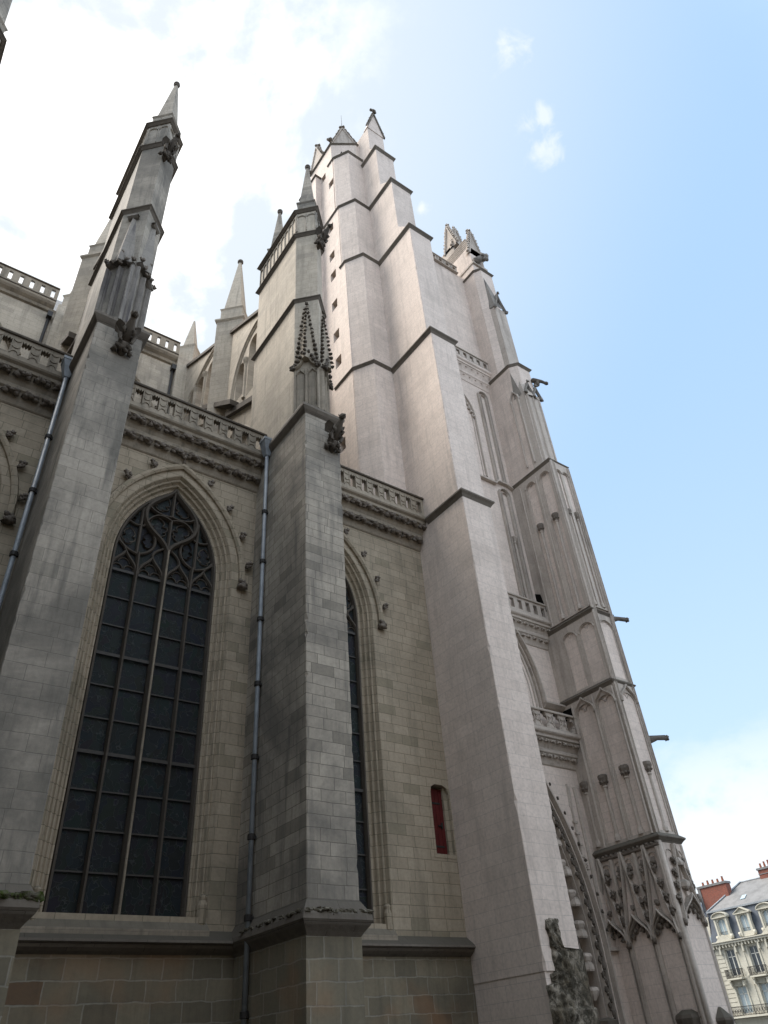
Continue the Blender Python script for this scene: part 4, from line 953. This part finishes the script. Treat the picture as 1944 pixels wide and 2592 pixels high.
# head: shallow stepped roof and two crocketed gables
g = MB(); k = MB()
for i in range(7): z = 52.4+i*.22; g.box(FX+.02+i*.0, FR-.1, 20.3+i*.04, 22.9, z, z+.12); g.box(FX+.08, FR-.16, 20.4+i*.04, 22.8, z+.12, z+.22)
g.box(FX-.06, FR, 20.2, 22.95, 50.1, 50.3); 
gable(lambda u, v, d: (u, 20.35+d, v), FX, FR-.05, 51.6, 3.4, 0, .4, 9, g, .16)
g.box(FX+.1, FX+1.6, 21.9, 23.4, 52.0, 55.0); gable(YZ(FX+.1), 21.5, 22.9, 54.6, 3.2, 0, .35, 9, g, .14); gable(lambda u, v, d: (u, 21.9+d, v), FX+.1, FX+1.6, 54.6, 3.2, 0, .3, 9, g, .1)
HG = g.build('gabled_head', 'tcarve', FB); k.build('crockets', 'tcarve', HG)
k = MB(); k.leaf((27.9, 20.1, 51.0), .45, 5); k.tube([(27.2, 20.2, 50.4), (28.3, 19.9, 51.6)], [.3, .25], 7); k.build('stone_beast', 'worn', FB)
# long water spouts to the west
for (z, y, ln) in ((36.4, 18.95, 1.3), (18.55, 18.75, 1.75), (12.35, 18.7, 1.9)):
    s_ = MB(); X = FR
    s_.tube([(X-.1, y, z-.1), (X+.3*ln, y, z+.12), (X+.6*ln, y, z+.32), (X+ln, y, z+.42)], [.17, .15, .11, .09], 7)
    s_.blob((X+ln, y, z+.43), .12, 3, (1.3, 1, 1), .3); s_.tube([(X-.05, y, z-.55), (X+.22, y, z-.3), (X+.2, y, z-.05)], [.10, .2, .15], 7)
    s_.raw([(X+ln*.2, y, z+.3), (X+ln, y, z+.58), (X+ln*1.05, y, z+.5), (X+ln*.3, y, z+.1)], [(0, 1, 2, 3)])
    s_.build('water_spout', 'dark', FB)
# transept added unseen on the east to shade the court, with its roof
tr_ = MB(); tr_.box(-34, -17.5, -2, 34.5, 0, 40); tr_.ext([(-34, 40), (-17.5, 40), (-25.75, 51)], 'y', -2, 34.5)
for y in (2, 12, 22): tr_.box(-17.5, -15.0, y, y+1.8, 0, 30)
tr_.build('unseen_transept', 'wall', CA)
# ------------------------------------------------------------------ houses across the square
H = thing('apartment_house', (96, 48, 0), 'cream stone house with blue slate mansard roof, dormers and wrought iron balconies', 'house')
HX = 90.; Y0, Y1 = 30., 58.1
win_y = [55.9-2.97*i for i in range(9)]
w = MB()
P2 = lambda u, v, d: (HX+d, u, v)
lo = [(Y0, 0), (Y1, 0), (Y1, 10.1), (Y0, 10.1)]; hs = []
for y in win_y:
    if y < Y0+1: continue
    hs += [[(y-.58, 7.15), (y+.58, 7.15), (y+.58, 9.75), (y-.58, 9.75)], [(y-.62, 3.6), (y+.62, 3.6), (y+.62, 6.15), (y-.62, 6.15)], [(y-.62, .2), (y+.62, .2), (y+.62, 2.6), (y-.62, 2.6)]]
w.plate([lo]+hs, P2, 0, .35); w.box(HX+.35, HX+12, Y0, Y1, 0, 10.1)
wl = w.build('facade_wall', 'cream', H)
tr = MB()
tr.ext([(HX, 9.95), (HX-.1, 10.0), (HX-.18, 10.15), (HX-.45, 10.3), (HX-.55, 10.42), (HX-.55, 10.52), (HX-.3, 10.62), (HX, 10.75)], 'y', Y0, Y1+.45) if False else tr.box(HX-.5, HX+.3, Y0, Y1+.4, 10.28, 10.5)
tr.box(HX-.62, HX+.3, Y0, Y1+.5, 10.5, 10.6); tr.box(HX-.25, HX+.3, Y0, Y1+.2, 10.1, 10.28)
y = Y0+.2
while y < Y1: tr.box(HX-.42, HX, y, y+.13, 9.95, 10.28); y += .42
for y in win_y:
    if y < Y0+1: continue
    for sg in (-1, 1):
        tr.box(HX-.08, HX, y+sg*.72-.1, y+sg*.72+.1, 6.75, 9.9); tr.box(HX-.35, HX, y+sg*1.0-.1, y+sg*1.0+.1, 9.35, 10.1)
        tr.box(HX-.5, HX, y+sg*.8-.1, y+sg*.8+.1, 6.15, 6.65); tr.box(HX-.10, HX, y+sg*.76-.08, y+sg*.76+.08, 3.4, 6.2)
    tr.box(HX-.06, HX, y-.35, y+.35, 6.3, 6.6); tr.box(HX-.12, HX, y-.85, y+.85, 6.2, 6.28)
    tr.box(HX-.75, HX, y-.98, y+.98, 6.78, 6.92)
    tr.box(HX-.07, HX, y+1.485-.32, y+1.485+.32, 3.5, 9.9) if y+1.5 < 57 else None
    tr.blob((HX-.05, y-1.485, 7.0), .18, 3, (.4, 1, 1), .4)
tr.box(HX-.8, HX, Y0, Y1+.3, 3.25, 3.42); tr.box(HX-.10, HX, Y0, Y1+.1, 3.0, 3.2)
# pediments over the cornice
for y in win_y[::2]:
    if y > Y0+1: tr.ext([(y-1.05, 10.6), (y+1.05, 10.6), (y, 11.25)], 'x', HX-.55, HX-.2)
for i in range(15): tr.box(HX-.09, HX+.2, 56.75, 57.75, 3.5+i*.42, 3.5+i*.42+.36)
tr.build('stone_trim', 'cream', wl)
def hwin(y, z0, z1, hw, open_=False):
    f = MB(); d = .22
    for a, b_ in ((y-hw, y-hw+.08), (y+hw-.08, y+hw), (y-.05, y+.05)): f.box(HX+d, HX+d+.07, a, b_, z0, z1)
    zt = z0+(z1-z0)*.72; f.box(HX+d, HX+d+.06, y-hw, y+hw, zt-.04, zt+.04); f.box(HX+d, HX+d+.06, y-hw, y+hw, z1-.07, z1); f.box(HX+d, HX+d+.06, y-hw, y+hw, z0, z0+.08)
    o = f.build('window', 'paint', H); g_ = MB(); g_.box(HX+d+.03, HX+d+.04, y-hw, y+hw, z0, z1); g_.build('pane', 'hglass' if open_ else 'curtain', o)
def rail(y0, y1, z, d):
    r = MB(); r.box(HX-d, HX-d+.04, y0, y1, z+.82, z+.88); r.box(HX-d, HX-d+.04, y0, y1, z+.05, z+.09)
    n = int((y1-y0)/.11)
    for i in range(n+1):
        y = y0+(y1-y0)*i/n; r.box(HX-d+.005, HX-d+.025, y-.011, y+.011, z, z+.85)
    m_ = max(1, int((y1-y0)/.33))
    for i in range(m_):
        yc = y0+(y1-y0)*(i+.5)/m_
        r.tube([(HX-d, yc+.13*math.cos(a*.6283), z+.45+.2*math.sin(a*.6283)) for a in range(11)], .022, 4, False)
        r.tube([(HX-d, yc+.07*math.cos(a*.7854), z+.2+.08*math.sin(a*.7854)) for a in range(9)], .022, 4, False)
    for y in (y0, y1): r.box(HX-d, HX, y-.02, y+.02, z+.82, z+.88); [r.box(HX-d+.1*j, HX-d+.1*j+.02, y-.01, y+.01, z, z+.85) for j in range(1, int(d/.1))]
    return r.build('balcony_railing', 'iron', H)
for i, y in enumerate(win_y):
    if y < Y0+1: continue
    hwin(y, 7.15, 9.75, .58, True); hwin(y, 3.6, 6.15, .62); hwin(y, .2, 2.6, .62, True)
    rail(y-.95, y+.95, 6.92, .72)
rail(Y0+.1, Y1+.2, 3.42, .75)
rf = MB()
rf.prism([(HX+.15, Y0), (HX+.15, Y1-.1), (HX+11.8, Y1-.1), (HX+11.8, Y0)], 10.6, 13.8, [(HX+.65, Y0), (HX+.65, Y1-.55), (HX+11.3, Y1-.55), (HX+11.3, Y0)])
RF = rf.build('mansard', 'slate', H)
r2 = MB(); r2.raw([(HX+.6, Y1-.5, 13.86), (HX+.6, Y0, 13.86), (HX+11.3, Y0, 13.86), (HX+11.3, Y1-.5, 13.86), (HX+5.5, Y1-3.2, 16.9), (HX+5.5, Y0, 16.9)], [(0, 1, 5, 4), (3, 4, 5, 2), (0, 4, 3), (1, 2, 5)])
UR = r2.build('roof', 'wslate', H)
r3 = MB(); r3.box(HX+.45, HX+.7, Y0, Y1-.4, 13.74, 13.92); r3.tube([(HX+.6, Y1-.5, 13.95), (HX+5.5, Y1-3.2, 17.0)], .10, 6); r3.box(HX+.6, HX+11.3, Y1-.55, Y1-.38, 13.74, 13.92)
r3.tube([(HX+5.5, Y1-3.2, 16.95), (HX+5.5, Y0, 16.95)], .1, 6); r3.build('zinc_flashing', 'zinc', UR)
for (yy, zz) in ((53.2, 14.6), (48.9, 15.4)):
    s_ = MB(); t0 = (zz-13.86)/3.04*4.9+HX+.6; s_.raw([(t0-.05, yy-.3, zz), (t0-.05, yy+.3, zz), (t0+.7, yy+.3, zz+.46), (t0+.7, yy-.3, zz+.46)], [(0, 1, 2, 3)]); s_.raw([(t0-.05, yy-.3, zz+.06), (t0-.05, yy+.3, zz+.06), (t0+.7, yy+.3, zz+.52), (t0+.7, yy-.3, zz+.52)], [(0, 1, 2, 3)]); s_.build('skylight', 'curtain', UR)
def dormer(y, seg):
    d = MB(); x = HX-.05
    d.plate([[(y-.95, 10.7), (y+.95, 10.7), (y+.82, 12.0), (y+.82, 13.1), (y-.82, 13.1), (y-.82, 12.0)], [(y-.5, 11.2), (y+.5, 11.2), (y+.5, 12.6), (y+.3, 12.8), (y, 12.88), (y-.3, 12.8), (y-.5, 12.6)]], P2, -.05, .3)
    d.box(HX+.25, HX+1.8, y-.78, y-.52, 10.7, 13.0); d.box(HX+.25, HX+1.8, y+.52, y+.78, 10.7, 13.0); d.box(HX+.25, HX+1.6, y-.8, y+.8, 12.95, 13.15)
    for sg in (-1, 1): d.box(HX-.18, HX+.1, y+sg*.75-.10, y+sg*.75+.10, 10.8, 13.0); d.blob((HX-.1, y+sg*.95, 11.0), .2, 2, (.8, 1, 1.2), .3)
    if seg: d.bar([(y-1.0*math.cos(math.pi*i/10), 13.05+.5*math.sin(math.pi*i/10)) for i in range(11)], .16, -.3, .4, P2); d.plate([[(y-.95*math.cos(math.pi*i/10), 13.05+.45*math.sin(math.pi*i/10)) for i in range(11)]], P2, -.1, 1.2)
    else: d.bar([(y-1.05, 13.05), (y, 13.6), (y+1.05, 13.05)], .16, -.3, .4, P2); d.plate([[(y-1., 13.05), (y+1., 13.05), (y, 13.55)]], P2, -.1, 1.2)
    d.box(HX-.28, HX+.4, y-1.02, y+1.02, 12.98, 13.08)
    D_ = d.build('dormer', 'cream', H)
    f = MB()
    for a, b_ in ((y-.5, y-.43), (y+.43, y+.5), (y-.045, y+.045)): f.box(HX+.12, HX+.18, a, b_, 11.2, 12.85)
    f.build('window_frame', 'paint', D_); f = MB(); f.box(HX+.15, HX+.16, y-.5, y+.5, 11.2, 12.86); f.build('pane', 'curtain', D_)
    r = MB(); r.box(HX-.02, HX, y-.5, y+.5, 11.5, 11.54)
    for i in range(8): r.box(HX-.02, HX, y-.5+i*.14, y-.48+i*.14, 11.2, 11.54)
    r.build('sill_railing', 'iron', D_)
for i, y in enumerate(win_y):
    if y > Y0+1: dormer(y-.1, i % 2 == 0)
pp = MB(); pp.tube([(HX-.12, 57.85, 0), (HX-.12, 57.85, 10.3), (HX+.3, 57.8, 10.9), (HX+.5, 57.6, 13.8)], .06, 6); pp.build('rain_pipe', 'iron', H)
def chimney(x0, x1, y0, y1, z0, z1, pots, par, seed):
    c = MB(); c.box(x0, x1, y0, y1, z0, z1); o = c.build('chimney', 'brick', par)
    c = MB(); c.box(x0-.1, x1+.1, y0-.1, y1+.1, z1, z1+.22); c.box(x0-.04, x1+.04, y0-.04, y1+.04, z1-.5, z1-.42)
    if seed == 1:
        for i in range(5): c.box(x0-.02, x0+.3, y1-.30-(.15 if i % 2 else 0), y1+.02, z0+.3+i*.55, z0+.55+i*.55)
    c.build('chimney_cap', 'cream' if seed == 1 else 'wslate', o)
    for i in range(pots):
        y = y0+(y1-y0)*(i+.5)/pots; r_ = random.Random(seed*9+i); h = .35+.35*r_.random()
        c = MB(); c.lathe((x0+x1)/2, y, [(.17, z1+.22), (.15, z1+.3), (.11, z1+.22+h), (.14, z1+.26+h), (.12, z1+.3+h)], 8); c.build('chimney_pot', 'pot', o)
chimney(95.2, 96.3, 47.6, 52.0, 15.8, 17.7, 8, UR, 2)
a_ = MB(); a_.tube([(95.8, 49.4, 17.8), (95.8, 49.4, 19.4)], .03, 5); a_.tube([(95.8, 48.9, 19.2), (95.8, 49.9, 19.2)], .02, 4); a_.build('aerial', 'iron', UR)
chimney(95.2, 96.3, 38., 44.0, 15.8, 18.6, 7, UR, 3)
# plain unseen houses added behind the viewer to shade the lower walls
for i, (x0, x1, h) in enumerate(((-34, -18, 13), (-18, -3, 15), (-3, 12, 12.5), (12, 26, 14))):
    h += 11; K_ = thing('shade_house', ((x0+x1)/2, -10, 0), ('tall grey plastered town house', 'cream plastered town house', 'narrow sandy plastered town house', 'wide ochre plastered town house')[i]+' added unseen on the south to shade the court', 'house')
    b = MB(); hs = []
    for z in (1, 4.3, 7.6, 10.9, 14.2, 17.4):
        x = x0+1.5
        while x < x1-1.5: hs.append([(x, z), (x+1.1, z), (x+1.1, z+1.9), (x, z+1.9)]); x += 2.9
    b.plate([[(x0+.02, 0), (x1-.02, 0), (x1-.02, h-2), (x0+.02, h-2)]]+hs, XZ, -5.0, -5.3); b.box(x0+.02, x1-.02, -15, -5.35, 0, h-2); b.build('wall', 'butt', K_)
    b = MB(); b.ext([(-15.2, h-2), (-4.7, h-2), (-10, h+2.4)], 'x', x0+.02, x1-.02); b.build('roof', 'slate', K_)
# neighbour behind: brick party wall rising over the corner
N = thing('brick_gabled_house', (99, 62, 0), 'taller neighbouring house behind, its red brick party wall crowned by chimney pots', 'house')
b = MB(); b.box(92.2, 104, 58.4, 66, 0, 13.6); b.build('wall', 'cream', N)
b = MB(); b.box(93.2, 94.2, 55.6, 59.6, 13.2, 16.9); bo = b.build('party_wall', 'brick', N)
b = MB(); b.box(93.1, 94.3, 55.5, 59.7, 16.9, 17.15); b.box(93.12, 93.3, 59.3, 59.66, 13.2, 16.9); b.build('coping', 'wslate', bo)
for i in range(5):
    c = MB(); y = 56.1+i*.72; h = .4+.2*random.random(); c.lathe(93.7, y, [(.17, 17.15), (.12, 17.15+h), (.15, 17.2+h)], 8); c.build('chimney_pot', 'pot', bo)
b = MB(); b.box(92.4, 93.2, 59.8, 62.5, 13.5, 16.2); b.box(92.3, 93.3, 59.7, 62.6, 16.2, 16.4); b.lathe(92.8, 60.4, [(.16, 16.4), (.12, 17.1)], 8); b.build('chimney', 'brick', N)
b = MB(); b.ext([(58.4, 13.6), (66, 13.6), (62.2, 15.8)], 'x', 92.3, 104); b.build('roof', 'slate', N)
b = MB()
for z in (4.3, 7.4, 10.4):
    for y in (59.6, 61.8, 64.): b.cut(); b.box(92.15, 92.25, y-.5, y+.5, z-1.1, z+1.1)
b.build_each('window', 'curtain', N)
